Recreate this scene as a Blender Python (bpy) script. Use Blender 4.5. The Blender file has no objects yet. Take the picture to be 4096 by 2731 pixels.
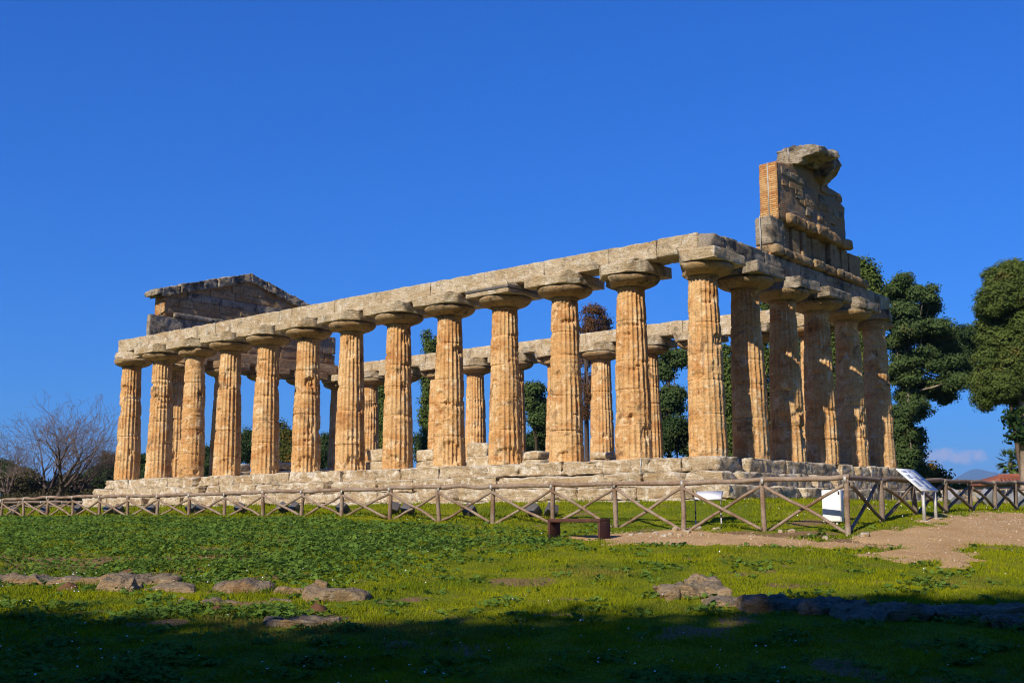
import bpy, bmesh, math, random
import numpy as np
from mathutils import Matrix, Vector

# ------------------------------------------------------------------ camera, sky, sun
SC = bpy.context.scene
COL = SC.collection
CAM = np.array([16.7039, -28.9674, -1.5796])
YAW, PITCH, ROLL = math.radians(-39.95343), math.radians(8.74472), math.radians(-0.24435)
FPX, PW, PH = 4432.227, 4096.0, 2731.0
_f = np.array([math.sin(YAW)*math.cos(PITCH), math.cos(YAW)*math.cos(PITCH), math.sin(PITCH)])
_r = np.array([math.cos(YAW), -math.sin(YAW), 0.0]); _u = np.cross(_r, _f)
CR = _r*math.cos(ROLL) + _u*math.sin(ROLL); CU = _u*math.cos(ROLL) - _r*math.sin(ROLL); CF = _f
FH = np.array([math.sin(YAW), math.cos(YAW), 0.0]); RH = _r
cd = bpy.data.cameras.new('camera'); cam = bpy.data.objects.new('camera', cd); COL.objects.link(cam)
m = Matrix.Identity(4)
for i in range(3):
    m[i][0], m[i][1], m[i][2], m[i][3] = CR[i], CU[i], -CF[i], CAM[i]
cam.matrix_world = m
cd.sensor_fit = 'HORIZONTAL'; cd.sensor_width = 36.0; cd.lens = 36.0*FPX/PW
cd.clip_start = 0.1; cd.clip_end = 30000.0
SC.camera = cam

SUN_EL = math.radians(33.0)
SUN_TO = np.array([0.09, -1.0, 0.0]); SUN_TO /= np.linalg.norm(SUN_TO)      # horizontal direction towards the sun
w = bpy.data.worlds.new('World'); SC.world = w; w.use_nodes = True
nt = w.node_tree; bg = nt.nodes['Background']
sky = nt.nodes.new('ShaderNodeTexSky'); sky.sky_type = 'NISHITA'; sky.sun_disc = False
sky.sun_elevation = SUN_EL; sky.sun_rotation = math.atan2(SUN_TO[0], SUN_TO[1])
sky.altitude = 20; sky.air_density = 1.2; sky.dust_density = 0.0; sky.ozone_density = 3.0
gm = nt.nodes.new('ShaderNodeGamma'); gm.inputs[1].default_value = 0.70          # a polarised, evenly deep winter sky
hs = nt.nodes.new('ShaderNodeHueSaturation'); hs.inputs['Saturation'].default_value = 1.25
tn = nt.nodes.new('ShaderNodeMix'); tn.data_type = 'RGBA'; tn.blend_type = 'MULTIPLY'; tn.inputs[0].default_value = 1.0
tn.inputs[7].default_value = (0.125, 0.745, 2.1, 1)
nt.links.new(sky.outputs[0], gm.inputs[0]); nt.links.new(gm.outputs[0], hs.inputs['Color']); nt.links.new(hs.outputs[0], tn.inputs[6])
# one small cloud low over the horizon, by direction in the sky
def skydir(px, py):
    v = CF + CR*((px-PW/2)/FPX) - CU*((py-PH/2)/FPX); return v/np.linalg.norm(v)
cdir = skydir(3812, 1826); cside = np.array([cdir[1], -cdir[0], 0]); cside /= np.linalg.norm(cside); cup = np.cross(cside, cdir)
tc = nt.nodes.new('ShaderNodeTexCoord')
def vdot(v, k):
    n = nt.nodes.new('ShaderNodeVectorMath'); n.operation = 'DOT_PRODUCT'; nt.links.new(tc.outputs['Generated'], n.inputs[0]); n.inputs[1].default_value = (v/k).tolist(); return n.outputs['Value']
def smath(op, a, b=0.0):
    n = nt.nodes.new('ShaderNodeMath'); n.operation = op
    for i, v in ((0, a), (1, b)):
        if isinstance(v, bpy.types.NodeSocket): nt.links.new(v, n.inputs[i])
        else: n.inputs[i].default_value = v
    return n.outputs[0]
ca, cb, cf = vdot(cside, .030), vdot(cup, .0085), vdot(cdir, 1.0)
cr2 = smath('ADD', smath('POWER', smath('ABSOLUTE', ca), 2.0), smath('POWER', smath('ABSOLUTE', cb), 2.0))
cn = nt.nodes.new('ShaderNodeTexNoise'); cn.inputs['Scale'].default_value = 90; cn.inputs['Detail'].default_value = 7; cn.inputs['Roughness'].default_value = .6
nt.links.new(tc.outputs['Generated'], cn.inputs['Vector'])
cm = smath('MULTIPLY', smath('GREATER_THAN', cf, .5), smath('SUBTRACT', smath('MULTIPLY', cn.outputs[0], 1.9), smath('MULTIPLY', cr2, .75)))
cr_ = nt.nodes.new('ShaderNodeMapRange'); cr_.interpolation_type = 'SMOOTHSTEP'; nt.links.new(cm, cr_.inputs[0]); cr_.inputs[1].default_value = .2; cr_.inputs[2].default_value = .95; cr_.inputs[3].default_value = 0; cr_.inputs[4].default_value = .8
cmix = nt.nodes.new('ShaderNodeMix'); cmix.data_type = 'RGBA'; nt.links.new(cr_.outputs[0], cmix.inputs[0]); nt.links.new(tn.outputs[2], cmix.inputs[6]); cmix.inputs[7].default_value = (6.2, 5.4, 6.4, 1)
nt.links.new(cmix.outputs[2], bg.inputs['Color'])
bg.inputs['Strength'].default_value = 0.085
sl = bpy.data.lights.new('sun', 'SUN'); sl.energy = 5.0; sl.angle = math.radians(0.53); sl.color = (1.0, 0.91, 0.77)
so = bpy.data.objects.new('sun', sl); COL.objects.link(so)
d = Vector((-SUN_TO[0]*math.cos(SUN_EL), -SUN_TO[1]*math.cos(SUN_EL), -math.sin(SUN_EL)))
so.rotation_euler = d.to_track_quat('-Z', 'Y').to_euler()
SC.view_settings.view_transform = 'Standard'; SC.view_settings.look = 'None'
SC.view_settings.exposure = 0.36; SC.view_settings.gamma = 1.0
SC.cycles.filter_width = 1.1

# ------------------------------------------------------------------ helpers
random.seed(4); RNG = np.random.default_rng(7)

def at(px, py, D):                      # point seen at a pixel of the photograph, D metres ahead
    v = CF + CR*((px-PW/2)/FPX) - CU*((py-PH/2)/FPX)
    return CAM + v*(D/float(v @ FH))
def LD(L, D):                           # L metres to the right, D metres ahead of the camera
    p = CAM + RH*L + FH*D
    return p[0], p[1]

def _hash(i, j, k, s):
    h = (i.astype(np.uint32)*np.uint32(374761393) + j.astype(np.uint32)*np.uint32(668265263)
         + k.astype(np.uint32)*np.uint32(2147483647 - 1013) + np.uint32((s*974711 + 12345) & 0xffffffff))
    h = (h ^ (h >> np.uint32(13)))*np.uint32(1274126177)
    h = h ^ (h >> np.uint32(16))
    h = (h*np.uint32(2246822519)); h = h ^ (h >> np.uint32(15))
    return (h & np.uint32(0xffff)).astype(np.float32)/32767.5 - 1.0
def vn(P, s=0):                         # value noise in [-1, 1]
    P = np.asarray(P, dtype=np.float64)
    fl = np.floor(P); F = P - fl; F = F*F*(3-2*F); I = fl.astype(np.int64) & 0xffffffff
    x, y, z = I[..., 0], I[..., 1], I[..., 2]
    out = 0
    for a in (0, 1):
        wx = F[..., 0] if a else 1-F[..., 0]
        for b in (0, 1):
            wy = F[..., 1] if b else 1-F[..., 1]
            for c in (0, 1):
                wz = F[..., 2] if c else 1-F[..., 2]
                out = out + _hash(x+a, y+b, z+c, s)*wx*wy*wz
    return out
def fbm(P, s=0, o=3, g=0.5):
    P = np.asarray(P, dtype=np.float64); a, t, n = 1.0, 0.0, 0.0
    for k in range(o):
        t = t + a*vn(P*(2.03**k) + 17.3*k, s+k*31); n += a; a *= g
    return t/n
def vfbm(P, s=0, o=3):
    return np.stack([fbm(P, s, o), fbm(P, s+101, o), fbm(P, s+202, o)], -1)
def sm(a, b, x):
    t = np.clip((x-a)/(b-a), 0, 1); return t*t*(3-2*t)

def mesh_obj(name, V, F, mat=None, parent=None, smooth=False, loc=None):
    """V (n,3); F = list of index arrays, each array (k, verts-per-face)."""
    if not isinstance(F, (list, tuple)): F = [F]
    me = bpy.data.meshes.new(name)
    F = [np.asarray(f, dtype=np.int32) for f in F if len(f)]
    V = np.asarray(V, dtype=np.float32)
    me.vertices.add(len(V)); me.vertices.foreach_set('co', V.ravel())
    nl = sum(f.size for f in F); npoly = sum(len(f) for f in F)
    me.loops.add(nl); me.loops.foreach_set('vertex_index', np.concatenate([f.ravel() for f in F]))
    tot = np.concatenate([np.full(len(f), f.shape[1], dtype=np.int32) for f in F])
    st = np.concatenate([[0], np.cumsum(tot)[:-1]]).astype(np.int32)
    me.polygons.add(npoly); me.polygons.foreach_set('loop_start', st); me.polygons.foreach_set('loop_total', tot)
    if smooth: me.polygons.foreach_set('use_smooth', np.ones(npoly, dtype=bool))
    me.update(calc_edges=True)
    if mat: me.materials.append(mat)
    o = bpy.data.objects.new(name, me); COL.objects.link(o)
    if parent is not None: o.parent = parent
    if loc is not None: o.location = loc
    return o

class MB:                               # collects pieces into ONE mesh
    def __init__(s): s.V = []; s.F = {}; s.n = 0
    def add(s, V, F):
        V = np.asarray(V, float)
        if not isinstance(F, (list, tuple)): F = [F]
        for f in F:
            f = np.asarray(f)
            if len(f): s.F.setdefault(f.shape[1], []).append(f + s.n)
        s.V.append(V); s.n += len(V); return s
    def build(s, name, mat=None, parent=None, smooth=False, origin=None):
        V = np.concatenate(s.V)
        if origin is not None: V = V - np.asarray(origin)
        return mesh_obj(name, V, [np.concatenate(f) for f in s.F.values()], mat, parent, smooth)

def tag(o, label=None, cat=None, group=None, kind=None):
    if label: o['label'] = label
    if cat: o['category'] = cat
    if group: o['group'] = group
    if kind: o['kind'] = kind
    return o
def empty(name, loc=(0, 0, 0), rz=0.0):
    o = bpy.data.objects.new(name, None); COL.objects.link(o); o.location = loc; o.rotation_euler = (0, 0, rz)
    o.empty_display_size = 0.2
    return o
def copy_tree(o, parent=None):
    c = o.copy(); COL.objects.link(c)
    if parent is not None: c.parent = parent
    for ch in list(o.children): copy_tree(ch, c)
    return c

# ---- solid shapes (all return V, F)
def grid_faces(n, m_):
    i, j = np.meshgrid(np.arange(n-1), np.arange(m_-1), indexing='ij'); a = (i*m_+j).ravel()
    return np.stack([a, a+m_, a+m_+1, a+1], 1)
def block(lo, hi, res=0.1, rnd=0.03, chip=0.06, amp=0.012, seed=0, strata=0.5, freq=2.2, cuts=(), smoothz=None):
    """A weathered stone block: a box with unevenly rounded edges, fractured corners and travertine strata."""
    lo = np.array(lo, float); hi = np.array(hi, float); size = hi-lo
    V, F, n = [], [], 0
    for ax in range(3):
        a, b = (ax+1) % 3, (ax+2) % 3
        na = max(3, int(round(size[a]/res))+1); nb = max(3, int(round(size[b]/res))+1)
        def ticks(l, h, k):
            t = np.linspace(0, 1, k)
            e = min(0.04, 0.2*(h-l))/(h-l)
            t = np.unique(np.concatenate([t, [e, 1-e]])); return l+(h-l)*t
        ga, gb = ticks(lo[a], hi[a], na), ticks(lo[b], hi[b], nb)
        A, B = np.meshgrid(ga, gb, indexing='ij')
        for side in (0, 1):
            P = np.zeros(A.shape+(3,)); P[..., a] = A; P[..., b] = B; P[..., ax] = (lo, hi)[side][ax]
            f = grid_faces(len(ga), len(gb))
            if side == 0: f = f[:, ::-1]
            V.append(P.reshape(-1, 3)); F.append(f+n); n += P.size//3
    P = np.concatenate(V); F = np.concatenate(F)
    o = np.array([seed*3.7, seed*1.9, seed*5.3])
    r = rnd + chip*np.maximum(0, vn((P+o)*1.6, 5))**1.2 + chip*0.7*np.maximum(0, vn((P+o)*4.1, 6))
    r = np.minimum(r, 0.46*size.min())[:, None]
    Q = np.clip(P, lo+r, hi-r); D = P-Q; L = np.linalg.norm(D, axis=1, keepdims=True)
    P2 = Q + D/np.maximum(L, 1e-9)*r
    for (nx, ny, nz, dd) in cuts:       # fracture planes, relative to the block's centre
        nn = np.array([nx, ny, nz], float); nn /= np.linalg.norm(nn)
        h = (P2-(lo+hi)/2) @ nn - dd - 0.05*fbm(P2*3.1+o, 9)
        P2 = P2 - np.maximum(0, h)[:, None]*nn
    disp = vfbm((P2+o)*freq, 11, 4)*amp*1.6
    st = vn((P2+o)*np.array([1.3, 1.3, 15]), 21) + 0.6*vn((P2+o)*np.array([2.6, 2.6, 31]), 22)
    disp = disp + (D/np.maximum(L, 1e-9))*np.array([1, 1, 0.3])*(st*strata*0.016)[:, None]
    pit = np.maximum(0, vn((P2+o)*7.0, 33)-0.35)
    disp = disp - (D/np.maximum(L, 1e-9))*(pit*amp*3.0)[:, None]
    return P2+disp, F
def course(axis, a0, a1, b0, b1, z0, z1, lens=(1.3, 2.4), gap=0.007, jit=0.02, seed=0, step=0, **kw):
    """A row of blocks along x (axis 0) or y (axis 1)."""
    rr = random.Random(seed); mb = MB(); a = a0; k = 0
    while a < a1-1e-6:
        L = step if step else rr.uniform(*lens)
        if a1-(a+L) < 0.55*(step or lens[0]): L = a1-a
        j0, j1, jz = rr.uniform(-jit, jit), rr.uniform(-jit, jit), rr.uniform(-jit, jit)*0.5
        kk = dict(kw)
        if kk.pop('frac', 0) > rr.random():
            sx = rr.choice((-1, 1))
            kk['cuts'] = [(sx*rr.uniform(.5, 1), -rr.uniform(.3, 1) if axis == 0 else rr.uniform(.3, 1), rr.uniform(.2, .9), L*0.28+0.12)]
        if axis == 0: V, F = block((a, b0+j0, z0), (a+L-gap, b1+j1, z1+jz), seed=seed+k, **kk)
        else: V, F = block((b0+j0, a, z0), (b1+j1, a+L-gap, z1+jz), seed=seed+k, **kk)
        mb.add(V, F); a += L; k += 1
    return mb
def box(lo, hi, bev=0.0):
    lo = np.array(lo, float); hi = np.array(hi, float)
    if bev <= 0:
        V = np.array([[x, y, z] for x in (lo[0], hi[0]) for y in (lo[1], hi[1]) for z in (lo[2], hi[2])])
        return V, np.array([[0, 1, 3, 2], [4, 6, 7, 5], [0, 4, 5, 1], [2, 3, 7, 6], [0, 2, 6, 4], [1, 5, 7, 3]])
    bm = bmesh.new(); bmesh.ops.create_cube(bm, size=1.0)
    for v in bm.verts: v.co = Vector(((lo[i]+hi[i])/2 + v.co[i]*(hi[i]-lo[i]) for i in range(3)))
    bmesh.ops.bevel(bm, geom=bm.edges[:], offset=bev, segments=2, affect='EDGES', profile=0.5)
    return bm_vf(bm)
def bm_vf(bm):
    bm.verts.index_update(); V = np.array([v.co[:] for v in bm.verts]); by = {}
    for f in bm.faces: by.setdefault(len(f.verts), []).append([v.index for v in f.verts])
    bm.free(); return V, [np.array(v) for v in by.values()]
def prism(poly, axis, c0, c1, res=0.15, amp=0.012, seed=0, freq=2.5, strata=0.5):
    """A polygon in the plane across `axis` (0: y,z  1: x,z), thickened from c0 to c1, subdivided and weathered."""
    bm = bmesh.new()
    mk = (lambda a, b, c: (c, a, b)) if axis == 0 else (lambda a, b, c: (a, c, b))
    f = bm.faces.new([bm.verts.new(mk(a, b, c0)) for a, b in poly])
    e = bmesh.ops.extrude_face_region(bm, geom=[f])
    dv = Vector((c1-c0, 0, 0)) if axis == 0 else Vector((0, c1-c0, 0))
    for g in e['geom']:
        if isinstance(g, bmesh.types.BMVert): g.co += dv
    bmesh.ops.recalc_face_normals(bm, faces=bm.faces[:])
    P = np.array([v.co[:] for v in bm.verts])
    for ax in range(3):
        l, h = P[:, ax].min(), P[:, ax].max(); n = int((h-l)/res)
        for k in range(1, n+1):
            q = l+(h-l)*k/(n+1); co = [0, 0, 0]; no = [0, 0, 0]; co[ax] = q; no[ax] = 1
            bmesh.ops.bisect_plane(bm, geom=bm.verts[:]+bm.edges[:]+bm.faces[:], plane_co=co, plane_no=no)
    bmesh.ops.triangulate(bm, faces=bm.faces[:])
    V, F = bm_vf(bm)
    o = np.array([seed*3.1, seed*2.3, seed*4.7])
    V = V + vfbm((V+o)*freq, 41, 4)*amp*1.6 + vfbm((V+o)*freq*3.3, 47, 3)*amp*.8 + (vn((V+o)*np.array([1.2, 1.2, 14]), 44)*strata*0.014)[:, None]*np.array([.7, .7, .2])
    return V, F
def tubes(segs, sides=6):
    """segs: (p0, p1, r0, r1) rows -> one mesh of tapered tubes."""
    S = np.array([list(a)+list(b)+[c, d_] for a, b, c, d_ in segs], float)
    p0, p1, r0, r1 = S[:, :3], S[:, 3:6], S[:, 6], S[:, 7]
    d_ = p1-p0; d_ /= np.maximum(np.linalg.norm(d_, axis=1, keepdims=True), 1e-9)
    ref = np.where(np.abs(d_[:, 2:3]) > .9, np.array([[1., 0, 0]]), np.array([[0, 0, 1.]]))
    a = np.cross(d_, ref); a /= np.linalg.norm(a, axis=1, keepdims=True); b = np.cross(d_, a)
    t = np.arange(sides)*2*math.pi/sides; c, s = np.cos(t), np.sin(t)
    ring = a[:, None]*c[None, :, None] + b[:, None]*s[None, :, None]
    V = np.stack([p0[:, None]+ring*r0[:, None, None], p1[:, None]+ring*r1[:, None, None]], 1)
    n = len(S); base = (np.arange(n)*2*sides)[:, None]; k = np.arange(sides)[None]; k2 = (k+1) % sides
    F = np.stack([base+k, base+sides+k, base+sides+k2, base+k2], -1).reshape(-1, 4)
    caps = np.concatenate([base+k[:, ::-1], base+sides+k])
    V = V.reshape(-1, 3)
    if sides == 4: return V, [np.concatenate([F, caps])]
    return V, [F, caps] if sides <= 12 else [F]
def pole(path, radii, sides=10, wob=0.0, seed=0):
    """A continuous bent pole through points, like a peeled branch."""
    path = np.array(path, float); n = 9
    t = np.linspace(0, len(path)-1, n*(len(path)-1)+1)
    P = np.stack([np.interp(t, np.arange(len(path)), path[:, i]) for i in range(3)], 1)
    R = np.interp(t, np.arange(len(path)), radii)
    P = P + vfbm(P*1.3+seed*7.1, 3, 2)*wob
    R = R*(1+0.12*vn(P*3+seed, 8))
    d_ = np.gradient(P, axis=0); d_ /= np.linalg.norm(d_, axis=1, keepdims=True)
    ref = np.array([0, 0, 1.]) if abs(d_[0, 2]) < .9 else np.array([1., 0, 0])
    a = np.cross(d_, ref); a /= np.linalg.norm(a, axis=1, keepdims=True); b = np.cross(d_, a)
    th = np.arange(sides)*2*math.pi/sides
    V = P[:, None] + (a[:, None]*np.cos(th)[None, :, None]+b[:, None]*np.sin(th)[None, :, None])*R[:, None, None]
    k = len(P); base = (np.arange(k-1)*sides)[:, None]; j = np.arange(sides)[None]; j2 = (j+1) % sides
    F = np.stack([base+j, base+j2, base+sides+j2, base+sides+j], -1).reshape(-1, 4)
    return V.reshape(-1, 3), [F, np.arange(sides)[None, ::-1], (np.arange(sides)+(k-1)*sides)[None]]

# ------------------------------------------------------------------ materials
def newmat(name, rough=0.9, spec=0.2):
    mt = bpy.data.materials.new(name); mt.use_nodes = True
    b = mt.node_tree.nodes['Principled BSDF']; b.inputs['Roughness'].default_value = rough
    b.inputs['Specular IOR Level'].default_value = spec
    return mt, mt.node_tree, b
def N(nt, t, **kw):
    n = nt.nodes.new(t)
    for k, v in kw.items(): setattr(n, k, v)
    return n
def noise(nt, vec, scale, detail=6, rough=0.6, dist=0.0):
    n = N(nt, 'ShaderNodeTexNoise'); nt.links.new(vec, n.inputs['Vector'])
    n.inputs['Scale'].default_value = scale; n.inputs['Detail'].default_value = detail
    n.inputs['Roughness'].default_value = rough; n.inputs['Distortion'].default_value = dist
    return n.outputs[0]
def ramp(nt, fac, stops):
    r = N(nt, 'ShaderNodeValToRGB'); nt.links.new(fac, r.inputs[0]); e = r.color_ramp.elements
    while len(e) < len(stops): e.new(0.5)
    for i, (p, c) in enumerate(stops):
        e[i].position = p; e[i].color = (c[0], c[1], c[2], 1) if hasattr(c, '__len__') else (c, c, c, 1)
    return r.outputs[0]
def mixc(nt, fac, a, b, mode='MIX'):
    n = N(nt, 'ShaderNodeMix', data_type='RGBA', blend_type=mode)
    for s, v in ((0, fac), (6, a), (7, b)):
        if isinstance(v, bpy.types.NodeSocket): nt.links.new(v, n.inputs[s])
        elif hasattr(v, '__len__'): n.inputs[s].default_value = (v[0], v[1], v[2], 1)
        else: n.inputs[s].default_value = v
    return n.outputs[2]
def mth(nt, op, a, b=0.0):
    n = N(nt, 'ShaderNodeMath', operation=op)
    for s, v in ((0, a), (1, b)):
        if isinstance(v, bpy.types.NodeSocket): nt.links.new(v, n.inputs[s])
        else: n.inputs[s].default_value = v
    return n.outputs[0]
def pos(nt, scale=(1, 1, 1)):
    g = N(nt, 'ShaderNodeNewGeometry'); mp = N(nt, 'ShaderNodeMapping')
    nt.links.new(g.outputs['Position'], mp.inputs[0]); mp.inputs['Scale'].default_value = scale
    return mp.outputs[0]
def bump(nt, b, h, strength=0.6, dist=0.03):
    n = N(nt, 'ShaderNodeBump'); n.inputs['Strength'].default_value = strength; n.inputs['Distance'].default_value = dist
    nt.links.new(h, n.inputs['Height']); nt.links.new(n.outputs[0], b.inputs['Normal'])

def stone(name, c1, c2, c3, crust, crust_at=0.56, white=None, white_at=.6, top=None, bs=.075):
    """travertine: two ochres, a deep rust tone, pale bloom, grey-black crust, strata lines and pits"""
    mt, nt, b = newmat(name, 0.93, 0.12)
    p = pos(nt)
    ps = pos(nt, (1, 1, 6))
    base = mixc(nt, ramp(nt, noise(nt, p, 1.1, 10, .66, .3), [(.42, 0), (.56, 1)]), c1, c2)
    base = mixc(nt, ramp(nt, noise(nt, pos(nt, (1, 1, 2.2)), .8, 8, .62, .3), [(.52, 0), (.66, .85)]), base, c3)
    if white is not None:
        base = mixc(nt, ramp(nt, noise(nt, p, 2.7, 10, .72, .4), [(white_at-.05, 0), (white_at+.06, .9)]), base, white)
    if top is not None:                  # lichen that grows on upward ledges
        g = N(nt, 'ShaderNodeNewGeometry'); sx = N(nt, 'ShaderNodeSeparateXYZ'); nt.links.new(g.outputs['Normal'], sx.inputs[0])
        f = mth(nt, 'MULTIPLY', ramp(nt, sx.outputs[2], [(.3, 0), (.8, 1)]), ramp(nt, noise(nt, p, 2.0, 6, .6), [(.3, .2), (.6, 1)]))
        base = mixc(nt, f, base, top)
    cr = ramp(nt, noise(nt, p, 1.5, 11, .72, .4), [(crust_at, 0), (crust_at+.10, .9)])
    base = mixc(nt, cr, base, crust)
    line = ramp(nt, noise(nt, ps, 5.0, 8, .74), [(.32, .30), (.45, 1)])
    base = mixc(nt, .85, base, line, 'MULTIPLY')
    pit = ramp(nt, noise(nt, p, 8.5, 7, .75), [(.33, .22), (.43, 1)])
    base = mixc(nt, .9, base, pit, 'MULTIPLY')
    fine = ramp(nt, noise(nt, p, 20, 5, .7), [(.3, .70), (.7, 1.25)])
    base = mixc(nt, 1.0, base, fine, 'MULTIPLY')
    nt.links.new(base, b.inputs['Base Color'])
    h = mth(nt, 'ADD', noise(nt, p, 7, 9, .74), mth(nt, 'MULTIPLY', noise(nt, ps, 4, 7, .7), .9))
    bump(nt, b, h, 1.0, bs)
    return mt

M = {}
M['column'] = stone('column_stone', (.55, .295, .108), (.62, .39, .175), (.42, .185, .058), (.155, .095, .052), .56, (.74, .57, .345), .585, None, .032)
M['pale'] = stone('pale_stone', (.47, .35, .20), (.55, .43, .27), (.42, .28, .135), (.19, .165, .12), .56, (.68, .59, .44), .55, (.50, .46, .36))
M['step'] = stone('step_stone', (.45, .33, .19), (.53, .41, .255), (.39, .25, .115), (.19, .16, .11), .575, (.78, .70, .55), .555, (.66, .59, .46))
M['capital'] = stone('capital_stone', (.38, .245, .11), (.44, .305, .16), (.29, .17, .07), (.10, .08, .055), .52, (.56, .44, .27), .63, (.40, .35, .26))
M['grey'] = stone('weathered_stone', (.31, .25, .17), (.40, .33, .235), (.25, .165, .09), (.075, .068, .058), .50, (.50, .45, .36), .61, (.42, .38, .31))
M['brown'] = stone('brown_stone', (.36, .215, .10), (.43, .285, .15), (.28, .135, .05), (.10, .08, .06), .60, (.48, .38, .25), .62)
M['rock'] = stone('field_rock', (.34, .225, .115), (.41, .295, .175), (.27, .15, .065), (.07, .058, .044), .53, (.50, .42, .31), .61, (.22, .18, .125))

def brick_mat(name, c1, c2, mortar, weather, wat):
    mt, nt, b = newmat(name, .92, .1)
    g = N(nt, 'ShaderNodeNewGeometry'); sx = N(nt, 'ShaderNodeSeparateXYZ'); nt.links.new(g.outputs['Position'], sx.inputs[0])
    u = mth(nt, 'ADD', sx.outputs[0], sx.outputs[1]); cx = N(nt, 'ShaderNodeCombineXYZ')
    p = pos(nt)
    vz = mth(nt, 'ADD', sx.outputs[2], mth(nt, 'MULTIPLY', noise(nt, p, 1.5, 3), .05))
    nt.links.new(u, cx.inputs[0]); nt.links.new(vz, cx.inputs[1])
    br = N(nt, 'ShaderNodeTexBrick'); nt.links.new(cx.outputs[0], br.inputs[0])
    br.inputs['Scale'].default_value = 1.0; br.inputs['Brick Width'].default_value = .36; br.inputs['Row Height'].default_value = .072
    br.inputs['Mortar Size'].default_value = .012; br.inputs['Mortar Smooth'].default_value = .3; br.inputs['Bias'].default_value = 0
    br.inputs['Color1'].default_value = (*c1, 1); br.inputs['Color2'].default_value = (*c2, 1); br.inputs['Mortar'].default_value = (*mortar, 1)
    c = mixc(nt, .5, br.outputs[0], ramp(nt, noise(nt, p, 6, 6, .7), [(.3, .55), (.7, 1.3)]), 'MULTIPLY')
    c = mixc(nt, ramp(nt, noise(nt, p, .9, 9, .68), [(wat, 0), (wat+.12, .92)]), c, weather)
    nt.links.new(c, b.inputs['Base Color'])
    h = mth(nt, 'ADD', mth(nt, 'MULTIPLY', br.outputs[1], -1.0), mth(nt, 'MULTIPLY', noise(nt, p, 12, 6, .7), .8))
    bump(nt, b, h, .9, .04)
    return mt
M['brick'] = brick_mat('orange_brick', (.46, .17, .045), (.60, .36, .14), (.26, .16, .08), (.54, .34, .15), .55)
M['oldbrick'] = brick_mat('weathered_brick', (.42, .225, .10), (.46, .30, .155), (.24, .17, .11), (.24, .20, .155), .45)

def flat(name, c, rough=.6, spec=.3, metal=0.0, var=.15, scale=6.0, bmp=0.0):
    mt, nt, b = newmat(name, rough, spec); b.inputs['Metallic'].default_value = metal
    p = pos(nt)
    col = mixc(nt, 1.0, c, ramp(nt, noise(nt, p, scale, 6, .65), [(.3, 1-var), (.7, 1+var)]), 'MULTIPLY')
    nt.links.new(col, b.inputs['Base Color'])
    if bmp: bump(nt, b, noise(nt, p, scale*5, 5, .7), bmp, .02)
    return mt
def wood_mat(name, c1, c2):
    mt, nt, b = newmat(name, .85, .15); p = pos(nt, (1, 1, 1))
    c = mixc(nt, ramp(nt, noise(nt, p, 1.7, 6, .7), [(.38, 0), (.62, 1)]), c1, c2)
    c = mixc(nt, .85, c, ramp(nt, noise(nt, p, 26, 4, .7), [(.3, .55), (.6, 1.1)]), 'MULTIPLY')
    nt.links.new(c, b.inputs['Base Color']); bump(nt, b, noise(nt, p, 45, 4, .7), .5, .01)
    return mt
M['wood'] = wood_mat('fence_wood', (.19, .115, .068), (.32, .245, .18))
M['darkwood'] = wood_mat('old_fence_wood', (.17, .125, .09), (.25, .19, .14))
M['steel'] = flat('strap_steel', (.42, .40, .35), .5, .4, .3)
M['rust'] = flat('rust_steel', (.085, .034, .022), .7, .3, .2, .35, 4, .2)
M['white'] = flat('white_paint', (.78, .77, .74), .45, .4, 0, .05, 3)
M['panel'] = flat('panel_print', (.62, .66, .72), .35, .4, 0, .03, 3)
M['panelink'] = flat('panel_ink', (.42, .46, .52), .4, .3, 0, .2, 25)
M['panelwhite'] = flat('panel_white', (.80, .79, .76), .4, .4, 0, .03, 2)
M['postmetal'] = flat('post_metal', (.50, .47, .42), .5, .4, .2)
M['blackpaint'] = flat('black_paint', (.03, .03, .03), .5)
M['housing'] = flat('floodlight_housing', (.095, .085, .075), .5, .4, .1, .15, 5)
M['glass'] = flat('floodlight_glass', (.02, .02, .024), .15, .6)
M['litgrey'] = flat('floodlight_grey', (.26, .26, .27), .5, .4, .1, .1, 5)
M['tile'] = flat('roof_tiles', (.25, .085, .045), .85, .15, 0, .4, 3, .5)
M['plaster'] = flat('cream_plaster', (.62, .52, .36), .9, .1, 0, .12, 1.2, .2)
M['drywall'] = stone('boundary_wall_stone', (.36, .28, .19), (.44, .36, .25), (.28, .2, .12), (.2, .17, .13), .55)
M['winglass'] = flat('window_glass', (.03, .035, .045), .2, .5)
M['bark'] = flat('bark', (.105, .075, .05), .95, .1, 0, .35, 6, .6)
M['greybark'] = flat('grey_bark', (.085, .062, .050), .95, .1, 0, .3, 6, .5)
M['twig'] = flat('winter_twigs', (.17, .125, .105), .95, .1, 0, .3, 6)
M['palebark'] = flat('pale_bark', (.30, .23, .17), .95, .1, 0, .3, 6, .5)
M['daisy'] = flat('daisy_petals', (.80, .79, .72), .8, .1, 0, .05, 3)

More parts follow.
